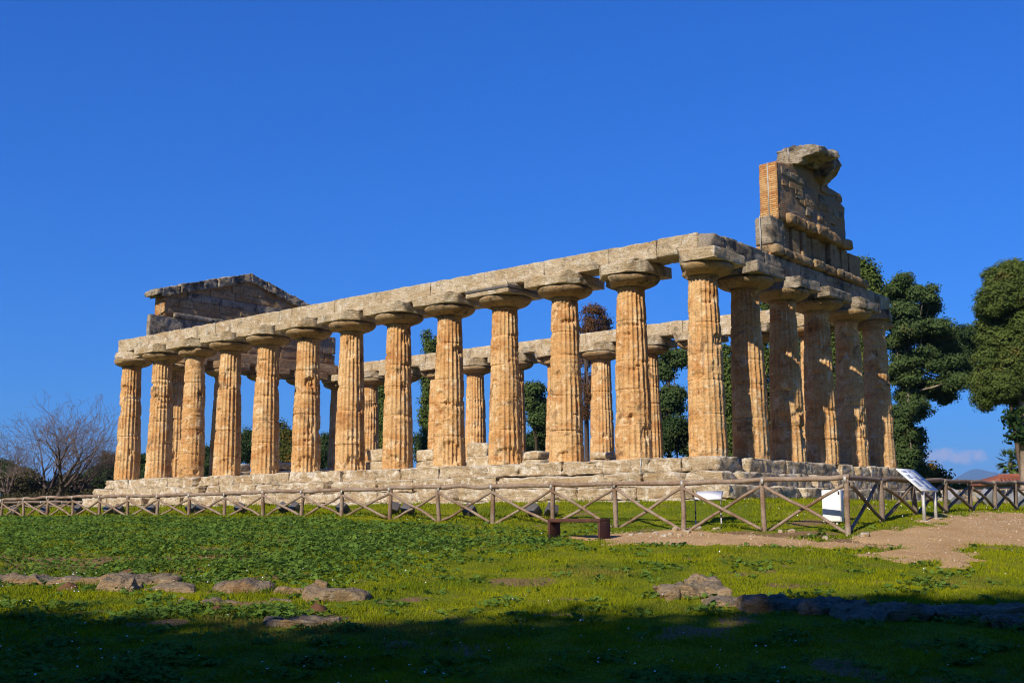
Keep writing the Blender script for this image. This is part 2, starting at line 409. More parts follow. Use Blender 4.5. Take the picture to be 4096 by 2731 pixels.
def leaf_mat(name, c1, c2, c3=None, scale=1.2, trans=.28, c3at=.58):
    mt = bpy.data.materials.new(name); mt.use_nodes = True; nt = mt.node_tree
    for n in list(nt.nodes): nt.nodes.remove(n)
    out = N(nt, 'ShaderNodeOutputMaterial'); p = pos(nt)
    c = mixc(nt, ramp(nt, noise(nt, p, scale, 7, .72), [(.40, 0), (.60, 1)]), c1, c2)
    if c3 is not None: c = mixc(nt, ramp(nt, noise(nt, p, scale*.6, 7, .7), [(c3at, 0), (c3at+.1, .9)]), c, c3)
    c = mixc(nt, 1.0, c, ramp(nt, noise(nt, p, 35, 2, .5), [(.3, .8), (.7, 1.15)]), 'MULTIPLY')
    df = N(nt, 'ShaderNodeBsdfDiffuse'); tr = N(nt, 'ShaderNodeBsdfTranslucent'); mx = N(nt, 'ShaderNodeMixShader')
    nt.links.new(c, df.inputs[0]); nt.links.new(c, tr.inputs[0]); mx.inputs[0].default_value = trans
    nt.links.new(df.outputs[0], mx.inputs[1]); nt.links.new(tr.outputs[0], mx.inputs[2]); nt.links.new(mx.outputs[0], out.inputs[0])
    return mt
M['cypress'] = leaf_mat('cypress_leaves', (.070, .105, .025), (.115, .148, .035), (.18, .155, .04), 1.2, .12)
M['pine'] = leaf_mat('dark_conifer_leaves', (.050, .082, .027), (.085, .122, .038), (.20, .135, .045), .9, .10, .59)
M['ivy'] = leaf_mat('ivy_leaves', (.022, .048, .014), (.04, .075, .02), None, 2)
M['olive'] = leaf_mat('shrub_leaves', (.035, .065, .022), (.07, .10, .035), (.12, .12, .04), .8)
M['autumn'] = leaf_mat('autumn_leaves', (.06, .09, .02), (.12, .11, .025), (.22, .12, .02), .9, .3, .5)
M['brownleaf'] = leaf_mat('dry_brown_leaves', (.11, .055, .025), (.16, .085, .04), (.07, .04, .02), 1.5, .15)
M['palm'] = leaf_mat('palm_leaves', (.10, .16, .03), (.15, .21, .04), (.26, .20, .06), 1.5)
M['twigshrub'] = leaf_mat('dry_hedge_leaves', (.045, .045, .022), (.085, .065, .035), (.03, .045, .02), 1.3, .15, .52)
M['mallow'] = leaf_mat('mallow_leaves', (.105, .190, .034), (.165, .265, .045), (.22, .30, .035), .9, .38, .60)
M['grass'] = leaf_mat('grass_blades', (.155, .205, .010), (.30, .315, .008), (.23, .19, .05), .7, .35, .55)

def ground_mat():
    mt, nt, b = newmat('meadow_soil', .95, .05); p = pos(nt)
    g = mixc(nt, ramp(nt, noise(nt, p, .35, 7, .65), [(.40, 0), (.60, 1)]), (.135, .17, .012), (.235, .24, .010))
    g = mixc(nt, ramp(nt, noise(nt, p, 3.2, 8, .7), [(.45, 0), (.7, .8)]), g, (.08, .11, .012))
    at_ = N(nt, 'ShaderNodeAttribute', attribute_name='bare'); soilc = mixc(nt, noise(nt, p, 5, 6, .7), (.17, .095, .045), (.30, .19, .10))
    g = mixc(nt, ramp(nt, mth(nt, 'ADD', at_.outputs['Fac'], mth(nt, 'MULTIPLY', noise(nt, p, 6, 6, .7), .35)), [(.42, 0), (.75, .95)]), g, soilc)
    g = mixc(nt, 1.0, g, ramp(nt, noise(nt, p, 22, 4, .7), [(.3, .55), (.7, 1.3)]), 'MULTIPLY')
    nt.links.new(g, b.inputs['Base Color']); bump(nt, b, noise(nt, p, 14, 7, .7), .8, .06)
    return mt
M['ground'] = ground_mat()
def path_mat():
    mt, nt, b = newmat('path_gravel', .95, .08); p = pos(nt)
    g = mixc(nt, ramp(nt, noise(nt, p, .9, 8, .68), [(.36, 0), (.64, 1)]), (.46, .275, .115), (.57, .37, .175))
    g = mixc(nt, ramp(nt, noise(nt, p, 2.4, 8, .7), [(.58, 0), (.70, .6)]), g, (.33, .19, .08))
    g = mixc(nt, ramp(nt, noise(nt, p, 17, 4, .7), [(.62, 0), (.70, .8)]), g, (.55, .45, .34))
    g = mixc(nt, 1.0, g, ramp(nt, noise(nt, p, 40, 3, .7), [(.3, .68), (.7, 1.2)]), 'MULTIPLY')
    nt.links.new(g, b.inputs['Base Color']); bump(nt, b, noise(nt, p, 18, 7, .75), .9, .05)
    return mt
M['path'] = path_mat()
M['pebble'] = flat('path_pebbles', (.44, .33, .22), .9, .1, 0, .5, 9)
M['soil'] = flat('bare_soil', (.13, .065, .035), .95, .05, 0, .4, 5, .9)

# ------------------------------------------------------------------ terrain
FENCE_PX = [(4, 2002, 2066), (93.6, 1997, 2066), (187, 1991, 2061), (289, 1989, 2063), (395.6, 1988, 2061), (509.6, 1987, 2063), (627.5, 1986, 2063),
            (755, 1981, 2062), (897.5, 1978.5, 2065), (1051, 1970, 2065), (1206, 1968, 2063), (1369, 1966, 2065), (1559, 1957, 2077), (1757, 1954, 2086),
            (1968, 1948, 2093), (2209, 1944, 2099), (2463.5, 1939, 2108), (2736, 1934, 2125), (3059, 1923, 2120), (3393, 1915, 2132)]
FENCE_R = [(3525, 1924, 2089), (3664, 1928, 2060), (3783, 1928, 2048), (3888.6, 1932, 2041), (3980, 1934, 2041), (4066, 1937, 2042), (4150, 1939, 2042), (4225, 1941, 2042)]
D20 = 23.5
def fence_pts():
    out = []
    for k, (x, yt, yb) in enumerate(FENCE_PX):
        D = D20*(1+(19-k)*.05415); out.append((at(x, yb, D), at(x, yt, D)))
    r = []
    for k, (x, yt, yb) in enumerate(FENCE_R):
        D = D20*(1+(k+1)*.0613); r.append((at(x, yb, D), at(x, yt, D)))
    return out, r
FP, FR = fence_pts()
ctrl = [tuple(at(2400, 2160, 24.7)), tuple(at(2200, 2154, 25.8))]+[tuple(p[0]) for p in FP] + [tuple(p[0]) for p in FR[:6]]
for x in np.arange(-35, 3, 4.0): ctrl.append((x, -1.9, -1.30)); ctrl.append((x, 6, -1.3)); ctrl.append((x, 15, -1.35))
for y in np.arange(-1.5, 16, 4.0): ctrl.append((2.0, y, -1.30)); ctrl.append((-34, y, -1.3))
for D in (-14, -6, 0, 5, 10, 14, 18):
    for L in (-18, -12, -6, 0, 6, 12, 18):
        ctrl.append((*LD(L, D), CAM[2]-(2.177-.0627*D if D > 0 else 2.177)+.62*0))
for L, D, h in ((-20, 24, .52), (-14, 24, .55), (-8, 24, .60), (-3, 24, .62), (-16, 32, .33), (-9, 31, .38), (-27, 36, .25), (-28, 46, .2), (-34, 52, .15), (-36, 38, .25),
                (12, 23, .62), (16, 24, .60), (13, 28, .35), (17, 30, .22), (22, 32, .1), (16, 36, -.05), (22, 42, .02), (30, 36, .05), (26, 24, .5), (12, 44, -.15), (14, 60, 0), (30, 60, 0), (-10, 75, -.1), (-45, 70, .1)):
    ctrl.append((*LD(L, D), CAM[2]-h))
ctrl = np.array(ctrl)
def _phi(r2): return np.sqrt(r2+2.2)
_A = _phi(((ctrl[:, None, :2]-ctrl[None, :, :2])**2).sum(-1)) + np.eye(len(ctrl))*-0.15
_n = len(ctrl); _K = np.zeros((_n+1, _n+1)); _K[:_n, :_n] = _A; _K[:_n, _n] = 1; _K[_n, :_n] = 1
_W = np.linalg.solve(_K, np.concatenate([ctrl[:, 2], [0]]))
def ground_z(x, y, detail=True):
    x = np.asarray(x, float); y = np.asarray(y, float); sh = x.shape
    X = np.stack([x.ravel(), y.ravel()], 1); out = np.zeros(len(X))
    for i in range(0, len(X), 40000):
        q = X[i:i+40000]
        out[i:i+40000] = _phi(((q[:, None]-ctrl[None, :, :2])**2).sum(-1)) @ _W[:_n] + _W[_n]
    D = np.hypot(X[:, 0]+2, X[:, 1]+4)
    out = out*(1-sm(55, 110, D)) + -1.75*sm(55, 110, D)
    if detail:
        P = np.stack([X[:, 0], X[:, 1], 0*X[:, 0]], 1)
        out = out + (.035*fbm(P*.6, 71, 3) + .018*fbm(P*2.4, 72, 3))*(1-sm(60, 110, D))
    return out.reshape(sh)
def gz(x, y): return float(ground_z(np.array([x]), np.array([y]))[0])
def on_ground(px, py):                  # where a pixel's ray meets the terrain
    lo, hi = 6.0, 80.0; prev = None
    for D in np.linspace(6, 80, 500):
        p = at(px, py, D)
        if p[2] < float(ground_z(np.array([p[0]]), np.array([p[1]]), False)[0]): return at(px, py, D)
    return at(px, py, 40)

# ground: one sheet, fine near the camera, reaching the horizon
rad = np.concatenate([np.linspace(0.5, 8, 12)[:-1], np.linspace(8, 62, 300), 62*1.09**np.arange(1, 60)])
ang = np.concatenate([np.linspace(-36, 36, 320), np.linspace(36, 324, 90)[1:-1]])
A_, R_ = np.meshgrid(np.radians(ang), rad, indexing='ij')
L_, D_ = R_*np.sin(A_), R_*np.cos(A_)
gx = CAM[0]+RH[0]*L_+FH[0]*D_; gy = CAM[1]+RH[1]*L_+FH[1]*D_
gzz = ground_z(gx, gy)
na, nr = gx.shape
F = grid_faces(na, nr); last = (na-1)*nr+np.arange(nr-1); first = np.arange(nr-1)
F = np.concatenate([F, np.stack([last, first, first+1, last+1], 1)])
F = F[:, ::-1]
cap = (np.arange(na)*nr)[None, :]
BARE_PX = [(150, 2243, 1.3, .22), (40, 2262, .9, .15), (650, 2302, .5, .15), (1130, 2162, .8, .18), (1900, 2172, 1.1, .2), (620, 2160, .9, .15), (900, 2415, .6, .15), (1330, 2475, .3, .12), (2520, 2152, 1.2, .35), (2850, 2140, 1.5, .35), (3150, 2140, 1.3, .35), (3480, 2165, 1.2, .4), (2250, 2465, .4, .1)]
BARE = [(*on_ground(a_, b_)[:2], w_, d__) for a_, b_, w_, d__ in BARE_PX]
def bare_at(X, Y):
    P = np.stack([X, Y, 0*X], -1); n = fbm(P*.9, 91, 4); b = sm(.30, .55, n)*.6+sm(.30, .55, fbm(P*2.7, 92, 3))*.45
    u = (X*RH[0]+Y*RH[1]); v = (X*FH[0]+Y*FH[1])
    for bx, by, w_, d__ in BARE:
        e = ((u-(bx*RH[0]+by*RH[1]))/w_)**2+((v-(bx*FH[0]+by*FH[1]))/(d__*1.6))**2+.9*fbm(P*2.1, 93, 3)
        b = np.maximum(b, sm(1.1, .4, e))
    return np.clip(b, 0, 1)
ground = mesh_obj('ground', np.stack([gx, gy, gzz], -1).reshape(-1, 3), [F, cap], M['ground'], smooth=True)
ba = ground.data.attributes.new('bare', 'FLOAT', 'POINT'); ba.data.foreach_set('value', bare_at(gx, gy).ravel().astype(np.float32))
tag(ground, 'sloping green meadow around the ruined temple', 'ground', kind='structure')

# where the gravel path runs (world x, y -> 0..1), from its outline on the terrain
PATH_PX = [(2330, 2152), (2480, 2140), (2700, 2120), (2790, 2133), (3000, 2140), (3200, 2150), (3400, 2160), (3560, 2130), (3680, 2118), (3770, 2085), (3800, 2062), (3960, 2056), (4096, 2055), (4300, 2050),
           (4400, 2180), (4200, 2200), (4000, 2185), (3830, 2200), (3950, 2245), (3830, 2262), (3640, 2245), (3560, 2215), (3640, 2195), (3500, 2186), (3200, 2188), (2950, 2190), (2700, 2185), (2500, 2175)]
PATH_XY = np.array([on_ground(*q)[:2] for q in PATH_PX])
def poly_sd(X, Y, poly):                # signed distance (inside positive)
    n = len(poly); dmin = np.full(X.shape, 1e9); ins = np.zeros(X.shape, bool)
    for i in range(n):
        (ax, ay), (bx, by) = poly[i], poly[(i+1) % n]
        ex, ey = bx-ax, by-ay; t = np.clip(((X-ax)*ex+(Y-ay)*ey)/(ex*ex+ey*ey+1e-12), 0, 1)
        dmin = np.minimum(dmin, np.hypot(X-ax-t*ex, Y-ay-t*ey))
        c = ((ay > Y) != (by > Y)) & (X < (bx-ax)*(Y-ay)/(by-ay+1e-12)+ax); ins ^= c
    return np.where(ins, dmin, -dmin)
def path_mask(X, Y):
    s = poly_sd(X, Y, PATH_XY)
    P = np.stack([X, Y, 0*X], -1)
    return s + (.75*fbm(P*1.2, 81, 4)+.45*fbm(P*3.6, 82, 3))*np.clip(1.2-np.maximum(s, 0)*.45, .25, 1.2)
x0, y0 = PATH_XY.min(0)-.7; x1, y1 = PATH_XY.max(0)+.7
xs, ys = np.arange(x0, x1, .075), np.arange(y0, y1, .075)
X, Y = np.meshgrid(xs, ys, indexing='ij'); S = path_mask(X, Y)
Z = ground_z(X, Y) + np.clip(S*.10, -.05, .022)
F = grid_faces(len(xs), len(ys)); keep = (S.ravel()[F] > -.35).any(1)
F = F[keep]; used, inv = np.unique(F, return_inverse=True)
V = np.stack([X, Y, Z], -1).reshape(-1, 3)[used]
pth = mesh_obj('path', V, [inv.reshape(F.shape)], M['path'], smooth=True)
tag(pth, 'pinkish gravel path running past the fence', 'path', kind='structure')

# ------------------------------------------------------------------ the temple
S_ = 2.63; HN, HE, HA, HT = 5.37, 5.76, 6.12, 6.72        # neck, echinus top, abacus top, architrave top
def shaft(seed, na=6, nz=120, smoothness=0.0, bites=None, h=HN):
    rr = random.Random(seed*13+5); rg = np.random.default_rng(seed)
    joints = []; z = rr.uniform(.8, 1.35)
    while z < h-.5: joints.append(z); z += rr.uniform(.75, 1.35)
    zs = list(np.linspace(0, h, nz))
    for j in joints: zs += [j-.045, j-.018, j, j+.018, j+.045]
    zs = np.unique(np.clip(np.array(zs), 0, h)); th = np.arange(20*na)*2*math.pi/(20*na)
    T, Zc = np.meshgrid(th, zs, indexing='xy')
    t = Zc/h; R = .598+(.448-.598)*t + .016*np.sin(math.pi*t)
    u = (T*20/(2*math.pi)) % 1.0; fl = 1-(2*u-1)**2
    off = np.array([seed*11.3, seed*7.7, seed*3.1])
    P = np.stack([R*np.cos(T), R*np.sin(T), Zc], -1)+off
    er = np.clip(.17 + .95*fbm(P*np.array([1.0, 1.0, .75]), 1, 4) + smoothness, 0, 1)
    er = np.maximum(er, sm(.55, 0, Zc)*np.clip(.3+vn(P*1.4, 3), 0, 1))
    r = R - .060*((1-er)*fl + er*.58) - .055*er*np.maximum(0, fbm(P*2.3, 4, 3))
    st = vn(P*np.array([1.1, 1.1, 13]), 6) + .7*vn(P*np.array([2.0, 2.0, 27]), 7)
    r = r + .013*st*(.35+er)
    r = r - .055*np.maximum(0, vn(P*5.3, 8)-.42) - .035*np.maximum(0, vn(P*10.7, 9)-.45)
    for j in joints:
        k = .35+.65*np.clip(.5+vn(P*2.1, 10), 0, 1)
        r = r - .030*k*np.exp(-((Zc-j)/.020)**2)
        r = r - .075*np.exp(-((Zc-j)/.085)**2)*np.maximum(0, vn(P*np.array([2.6, 2.6, 1.5]), 12)-.12)
    nb = 13
    bl = list(bites or [])
    for k in range(nb): bl.append((rr.uniform(0, 2*math.pi), rr.uniform(.05, h), rr.uniform(.06, .30), rr.uniform(.03, .26), rr.uniform(.03, .085)))
    for (a, zc, ww, hh, dp) in bl:
        da = (T-a+math.pi) % (2*math.pi)-math.pi
        q = (da*R/ww)**2 + ((Zc-zc)/hh)**2 + .55*fbm(P*4.5, 14, 3)
        r = r - dp*sm(1.0, .55, q)
    seg = np.searchsorted(np.array(joints), Zc)             # drums sit slightly off each other
    ox = rg.uniform(-.010, .010, len(joints)+1)[seg]; oy = rg.uniform(-.010, .010, len(joints)+1)[seg]
    V = np.stack([r*np.cos(T)+ox, r*np.sin(T)+oy, Zc], -1)
    n, m_ = V.shape[:2]; i, j = np.meshgrid(np.arange(n-1), np.arange(m_), indexing='ij')
    a = (i*m_+j).ravel(); b = (i*m_+(j+1) % m_).ravel()
    return V.reshape(-1, 3), [np.stack([a, b, b+m_, a+m_], 1)]
def echinus(seed, chips=(), na=72):
    prof = [(.40, HN-.02), (.452, HN), (.472, HN+.016), (.460, HN+.028), (.492, HN+.042), (.482, HN+.055), (.545, HN+.068), (.63, HN+.090), (.72, HN+.122), (.80, HN+.160), (.865, HN+.205), (.91, HN+.25), (.935, HN+.295), (.935, HN+.335), (.905, HN+.372), (.84, HN+.390), (.5, HN+.394)]
    th = np.arange(na)*2*math.pi/na; R = np.array([q[0] for q in prof]); Z = np.array([q[1] for q in prof])
    T, Rg = np.meshgrid(th, R, indexing='xy'); Zg = np.repeat(Z[:, None], na, 1)
    off = np.array([seed*5.1, seed*9.3, seed*2.9])
    P = np.stack([Rg*np.cos(T), Rg*np.sin(T), Zg], -1)+off
    r = Rg + .018*fbm(P*2.5, 2, 3)*(Rg > .5) - .07*np.maximum(0, vn(P*3.6, 4)-.5)
    dz = 0*r
    for (a, ww, dp) in chips:
        da = (T-a+math.pi) % (2*math.pi)-math.pi
        q = np.abs(da)/ww + .5*fbm(P*3.4, 5, 3); k = sm(1.0, .6, q)
        r = r - k*np.maximum(0, Rg-(.93-dp))*.85
        r = r + .03*k*vn(P*8, 15)
    V = np.stack([r*np.cos(T), r*np.sin(T), Zg+dz], -1)
    n, m_ = V.shape[:2]; i, j = np.meshgrid(np.arange(n-1), np.arange(m_), indexing='ij')
    a = (i*m_+j).ravel(); b = (i*m_+(j+1) % m_).ravel()
    return V.reshape(-1, 3), [np.stack([a, b, b+m_, a+m_], 1)]
def abacus(seed, cuts=(), lo=(-.965, -.965), hi=(.965, .965), z1=HA-.004):
    return block((lo[0], lo[1], HE+.006), (hi[0], hi[1], z1), res=.085, rnd=.015, chip=.055, amp=.014, seed=seed, cuts=cuts, strata=.8)

temple = empty('ruined_temple', (0, 0, -1.3))
tag(temple, 'roofless ancient temple of ochre Doric columns on a stepped stone base', 'temple')
T0 = np.array([0, 0, -1.3])
def tpart(mb_or_vf, name, mat, parent=None, smooth=False):
    if isinstance(mb_or_vf, MB): return mb_or_vf.build(name, mat, parent or temple, smooth, T0 if parent is None else None)
    V, F = mb_or_vf
    return mesh_obj(name, np.asarray(V)-(T0 if parent is None else 0), F, mat, parent or temple, smooth)

A_ = math.radians
def corner(sx, sy, d=1.05): return (sx*.8, sy*.8, -.35, d)
# per-column character, front row from left (0) to the near corner (12)
FRONT = {
 0: dict(b=[(A_(-70), 4.2, .5, .35, .05), (A_(-120), 3.3, .35, .3, .08)], chips=[(A_(-110), .9, .12)], lump=True, note='front row column with a broken off abacus at the far left corner'),
 1: dict(b=[(A_(-60), 3.7, .25, .18, .10), (A_(-90), 4.35, .9, .10, .06)], cuts=[corner(1, -1)]),
 2: dict(sm=.62, chips=[(A_(-80), 1.0, .2)], cuts=[corner(1, -1, .95)], note='smooth unfluted column worn round'),
 3: dict(b=[(A_(-40), 4.2, .25, .55, .09), (A_(-50), .35, .5, .4, .06)], cuts=[corner(1, -1)]),
 4: dict(cuts=[corner(1, -1)]),
 5: dict(b=[(A_(-30), 3.6, .3, .22, .11), (A_(-35), .25, .5, .5, .08)], cuts=[corner(1, -1)]),
 6: dict(b=[(A_(-50), 4.7, .25, .5, .08), (A_(-25), .2, .4, .4, .09)], cuts=[corner(1, -1, 1.0)]),
 7: dict(b=[(A_(-60), .15, .5, .35, .07)], cuts=[corner(1, -1, 1.1)]),
 8: dict(b=[(A_(-65), 2.25, .30, .06, .10), (A_(-40), .5, .5, .45, .10), (A_(-60), 1.9, .3, .2, .05)], cuts=[corner(1, -1)]),
 9: dict(b=[(A_(-100), 2.85, .2, .05, .07), (A_(-40), .3, .5, .35, .09)], pad=True),
 10: dict(b=[(A_(-80), 2.85, .10, .18, .07), (A_(-40), 4.6, .3, .08, .08), (A_(-65), .15, .3, .2, .08)], sm=.12, cuts=[corner(1, -1, .98)]),
 11: dict(b=[(A_(-55), 4.2, .4, .05, .07), (A_(-75), 3.9, .15, .06, .07), (A_(-30), 2.9, .12, .06, .08), (A_(-62), 1.35, .10, .09, .05)], sm=.10, chips=[(A_(-140), .7, .3)], cuts=[corner(1, -1, 1.02), (-.8, -.7, -.2, .95)]),
 12: dict(sm=.05, b=[(A_(-50), 4.6, .25, .05, .06)], chips=[(A_(-150), .85, .45)], cuts=[(-.9, -.55, -.35, .62)], note='corner column where the front and the right end meet'),
}
def column(name_seed, x, y, spec, na=6, nz=120, label=None):
    c = tpart((shaft(name_seed, na, nz, spec.get('sm', 0.0), spec.get('b'))), 'column', M['column'])
    c.location = (x, y, 1.3)
    # the shaft was built about its own axis: undo the base shift
    me = c.data; co = np.empty(len(me.vertices)*3, np.float32); me.vertices.foreach_get('co', co)
    co = co.reshape(-1, 3) + T0.astype(np.float32); me.vertices.foreach_set('co', co.ravel()); me.update()
    V, F = echinus(name_seed+40, spec.get('chips', ()))
    mesh_obj('echinus', V, F, M['capital'], c, True)
    if spec.get('aba', 1) is not None:
        if spec.get('pad'):
            V, F = block((-.965, -.965, HE+.006), (.965, .965, HE+.15), .09, .015, .03, .008, name_seed+80)
            ab = mesh_obj('abacus', V, F, M['pale'], c)
            V, F = box((-.985, -.985, HE+.156), (.985, .985, HE+.225), .008); mesh_obj('lead_sheet', V, F, M['housing'], ab)
            V, F = block((-.93, -.95, HE+.231), (.93, .93, HA-.004), .09, .02, .06, .01, name_seed+90); mesh_obj('upper_slab', V, F, M['pale'], ab)
        else:
            V, F = abacus(name_seed+80, spec.get('cuts', ())) if not spec.get('lump') else block((-.80, -.82, HE+.006), (.86, .93, HA-.004), .07, .12, .10, .03, name_seed+80, 1.0, cuts=[(-.9, -.4, -.3, .66), (.8, -.8, .2, .72), (0, -1, .55, .70)]); mesh_obj('abacus', V, F, spec.get('amat', M['pale']), c)
    if spec.get('note'): c['label'] = spec['note']
    return c
for k in range(13):
    column(k+1, -(12-k)*S_, 0, FRONT[k], 7 if k > 5 else 6, 150)
for k in range(1, 6):                    # right end row
    sp = {1: dict(b=[(A_(-10), 5.0, .2, .25, .10)], cuts=[]), 2: dict(cuts=[(.3, -1, .2, .80)], b=[(A_(0), 3.6, .3, .4, .06), (A_(10), 1.0, .3, .6, .10)]),
          3: dict(b=[(A_(0), 4.9, .2, .3, .08)], cuts=[]), 4: dict(sm=.15, cuts=[(.5, -1, -.3, .82)], b=[(A_(0), 1.5, .3, .8, .06)]), 5: dict(sm=.2, chips=[(A_(-40), 2.0, .5)], cuts=[(1, .3, 0, .62), (.3, -1, 0, .62)])}[k]
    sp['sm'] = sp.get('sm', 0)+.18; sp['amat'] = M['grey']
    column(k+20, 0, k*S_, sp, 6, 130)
for k in range(12):                      # far long row, seen between the front columns
    sp = dict(cuts=[corner(1, -1, random.uniform(.85, 1.1))]) if k % 3 else dict(chips=[(A_(-100), .8, .3)], cuts=[corner(-1, -1, .95)])
    column(k+40, -(12-k)*S_, 5*S_, sp, 5, 70)
for k in range(1, 5):                    # far end row
    column(k+60, -12*S_, k*S_, dict(cuts=[corner(1, -1, .95)], sm=.1, amat=M['brown']), 5, 70)

# entablature (architrave)
mb = course(0, -12*S_-.5, -.5*S_, -.5, .5, HA, HT, seed=100, step=S_, res=.08, rnd=.022, chip=.07, amp=.020, jit=.014, strata=.8)
V, F = block((-.5*S_+.004, -.505, HA+.003), (.13, .50, HT+.012), .08, .03, .08, .02, 119, .8)
mb.add(V, F)
tpart(mb, 'architrave', M['pale'])
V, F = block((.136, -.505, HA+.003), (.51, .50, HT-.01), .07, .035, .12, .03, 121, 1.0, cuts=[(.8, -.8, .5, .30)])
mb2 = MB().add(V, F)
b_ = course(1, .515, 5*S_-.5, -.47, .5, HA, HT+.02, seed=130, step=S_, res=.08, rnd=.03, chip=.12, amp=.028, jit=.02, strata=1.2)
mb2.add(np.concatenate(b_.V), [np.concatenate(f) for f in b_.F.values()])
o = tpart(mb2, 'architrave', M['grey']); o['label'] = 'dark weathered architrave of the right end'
mb = course(0, -12*S_-.5, .5, 5*S_-.5, 5*S_+.5, HA, HT, seed=150, step=S_, res=.16, rnd=.03, chip=.07, amp=.016, jit=.03, strata=.8)
tpart(mb, 'architrave', M['pale'])
mb = course(1, .52, 5*S_-.52, -12*S_-.5, -12*S_+.48, HA, HT, seed=170, step=S_, res=.16, rnd=.02, chip=.06, amp=.012, jit=.01)
o = tpart(mb, 'architrave', M['brown']); o['label'] = 'brown architrave of the far end under the gable'

# stepped base: three courses and a rough footing
def step_ring(e, z0, z1, seed, mat, gapz=0.0):
    X0, X1, Y0, Y1 = -12*S_-e, e, -e, 5*S_+e
    mb = course(0, X0, X1-1.2, Y0, Y0+1.2, z0, z1, seed=seed, res=.075, rnd=.022, chip=.13, amp=.034, jit=.05, strata=3.4, frac=.24)
    b = course(1, Y0, Y1, X1-1.18, X1, z0, z1, lens=(.9, 1.9), seed=seed+30, res=.075, rnd=.025, chip=.14, amp=.030, jit=.03, strata=1.2, frac=.34)
    mb.add(np.concatenate(b.V), [np.concatenate(f) for f in b.F.values()])
    for (ax, a0, a1, b0, b1) in ((0, X0, X1-1.2, Y1-1.2, Y1), (1, Y0+1.22, Y1-1.22, X0, X0+1.2)):
        b = course(ax, a0, a1, b0, b1, z0, z1, seed=seed+60, res=.3, rnd=.03, chip=.06, amp=.02, jit=.02)
        mb.add(np.concatenate(b.V), [np.concatenate(f) for f in b.F.values()])
    return tpart(mb, 'step', mat)
step_ring(.70, -.43, 0.0, 300, M['step'])
step_ring(1.07, -.86, -.436, 400, M['step'])
step_ring(1.47, -1.24, -.866, 500, M['step'])
mb = course(0, -12*S_-1.7, 1.7, -1.72, -1.0, -1.65, -1.248, seed=600, res=.09, rnd=.06, chip=.22, amp=.05, jit=.09, strata=2.0)
b = course(1, -.98, 5*S_+1.5, .9, 1.72, -1.65, -1.248, seed=640, res=.09, rnd=.06, chip=.22, amp=.05, jit=.09, strata=2.0)
mb.add(np.concatenate(b.V), [np.concatenate(f) for f in b.F.values()])
tpart(mb, 'footing', M['step'])
V, F = box((-12*S_+.3, .35, -1.5), (-.35, 5*S_-.35, -.06)); tpart((V, [F]), 'floor', M['step'])
# low remains of the inner walls
mb = MB()
for (xa, xb, h, y) in ((-28.4, -27.3, .76, 3.3), (-25.4, -23.9, .70, 3.3), (-22.6, -21.3, .35, 3.3), (-18.5, -17.45, 1.06, 3.3), (-17.4, -16.5, .62, 3.5), (-15.6, -14.5, .93, 3.4), (-14.5, -13.6, .4, 3.3), (-12.75, -11.55, 1.10, 3.3),
                       (-9.9, -8.98, .68, 3.3), (-6.8, -5.6, .50, 3.3), (-20.7, -19.6, .5, 3.4), (-26.8, -25.8, .3, 3.4), (-24, -22.6, .75, 9.6), (-19, -17.5, .8, 9.6), (-15.5, -13.2, .7, 9.6), (-30, -27, .5, 9.6)):
    mb = MB(); V, F = block((xa, y, -.08), (xb, y+.8, h*.52), .10, .04, .14, .03, int(-xa*10)); mb.add(V, F)
    V, F = block((xa+.03, y+.02, h*.52+.008), (xb-random.uniform(0, .15), y+.76, h), .10, .04, .16, .03, int(-xa*10)+5); mb.add(V, F)
    tpart(mb, 'inner_wall_block', M['step'])

# gable fragment above the right end
gx0, gx1 = -.16, .50
mb = course(1, 3.72, 11.5, .0, .62, HT+.03, 7.08, lens=(.45, 1.3), seed=700, res=.08, rnd=.10, chip=.08, amp=.03, jit=.05, strata=.6)
tpart(mb, 'moulding_course', M['capital'])
mb = MB()
for (ya, yb, xa, xb, z1, mt) in ((4.72, 5.35, -.1, .33, 8.0, 0), (5.36, 5.95, -.1, .42, 7.95, 0), (6.0, 6.35, -.1, .50, 7.95, 0), (6.36, 7.0, -.1, .36, 7.9, 0), (7.0, 7.6, -.1, .40, 7.95, 0),
                                 (7.62, 8.3, -.1, .30, 7.95, 0), (8.32, 8.95, -.1, .47, 8.0, 0), (8.98, 9.45, -.1, .34, 7.95, 0), (9.47, 10.0, -.1, .40, 7.97, 0), (10.08, 11.1, -.1, .42, 7.92, 0)):
    V, F = block((xa, ya, 7.07), (xb, yb, z1), .09, .02, .05, .012, int(ya*10)); mb.add(V, F)
tpart(mb, 'frieze', M['brown'])
V, F = block((-.14, 3.70, 7.08), (.5, 4.70, 8.05), .08, .04, .10, .03, 777, 1.2); o = tpart((V, F), 'frieze_block', M['grey'])
V, F = block((-.13, 3.74, HT+.03), (.42, 4.05, 7.07), .08, .01, .02, .006, 778); tpart((V, F), 'brick_footing', M['brick'])
mb = course(1, 4.75, 10.0, .1, .66, 7.97, 8.34, lens=(.7, 1.5), seed=720, res=.08, rnd=.08, chip=.12, amp=.03, jit=.07, strata=.7)
tpart(mb, 'upper_moulding', M['brown'])
V, F = prism([(4.28, 8.06), (9.66, 8.34), (9.70, 9.55), (9.2, 9.73), (8.25, 10.08), (7.6, 10.42), (6.0, 10.36), (4.32, 9.98)], 0, gx0+.02, .485, .12, .022, 5); tpart((V, F), 'gable_wall', M['oldbrick'])
V, F = prism([(gx0, 8.05), (gx0+.02, 10.0), (.5, 10.02), (.5, 8.05)], 1, 4.22, 4.285, .08, .008, 6, 4, .6); tpart((V, F), 'brick_end', M['brick'])
mb = MB()                               # ledges and repairs standing proud of the wall
rr = random.Random(3)
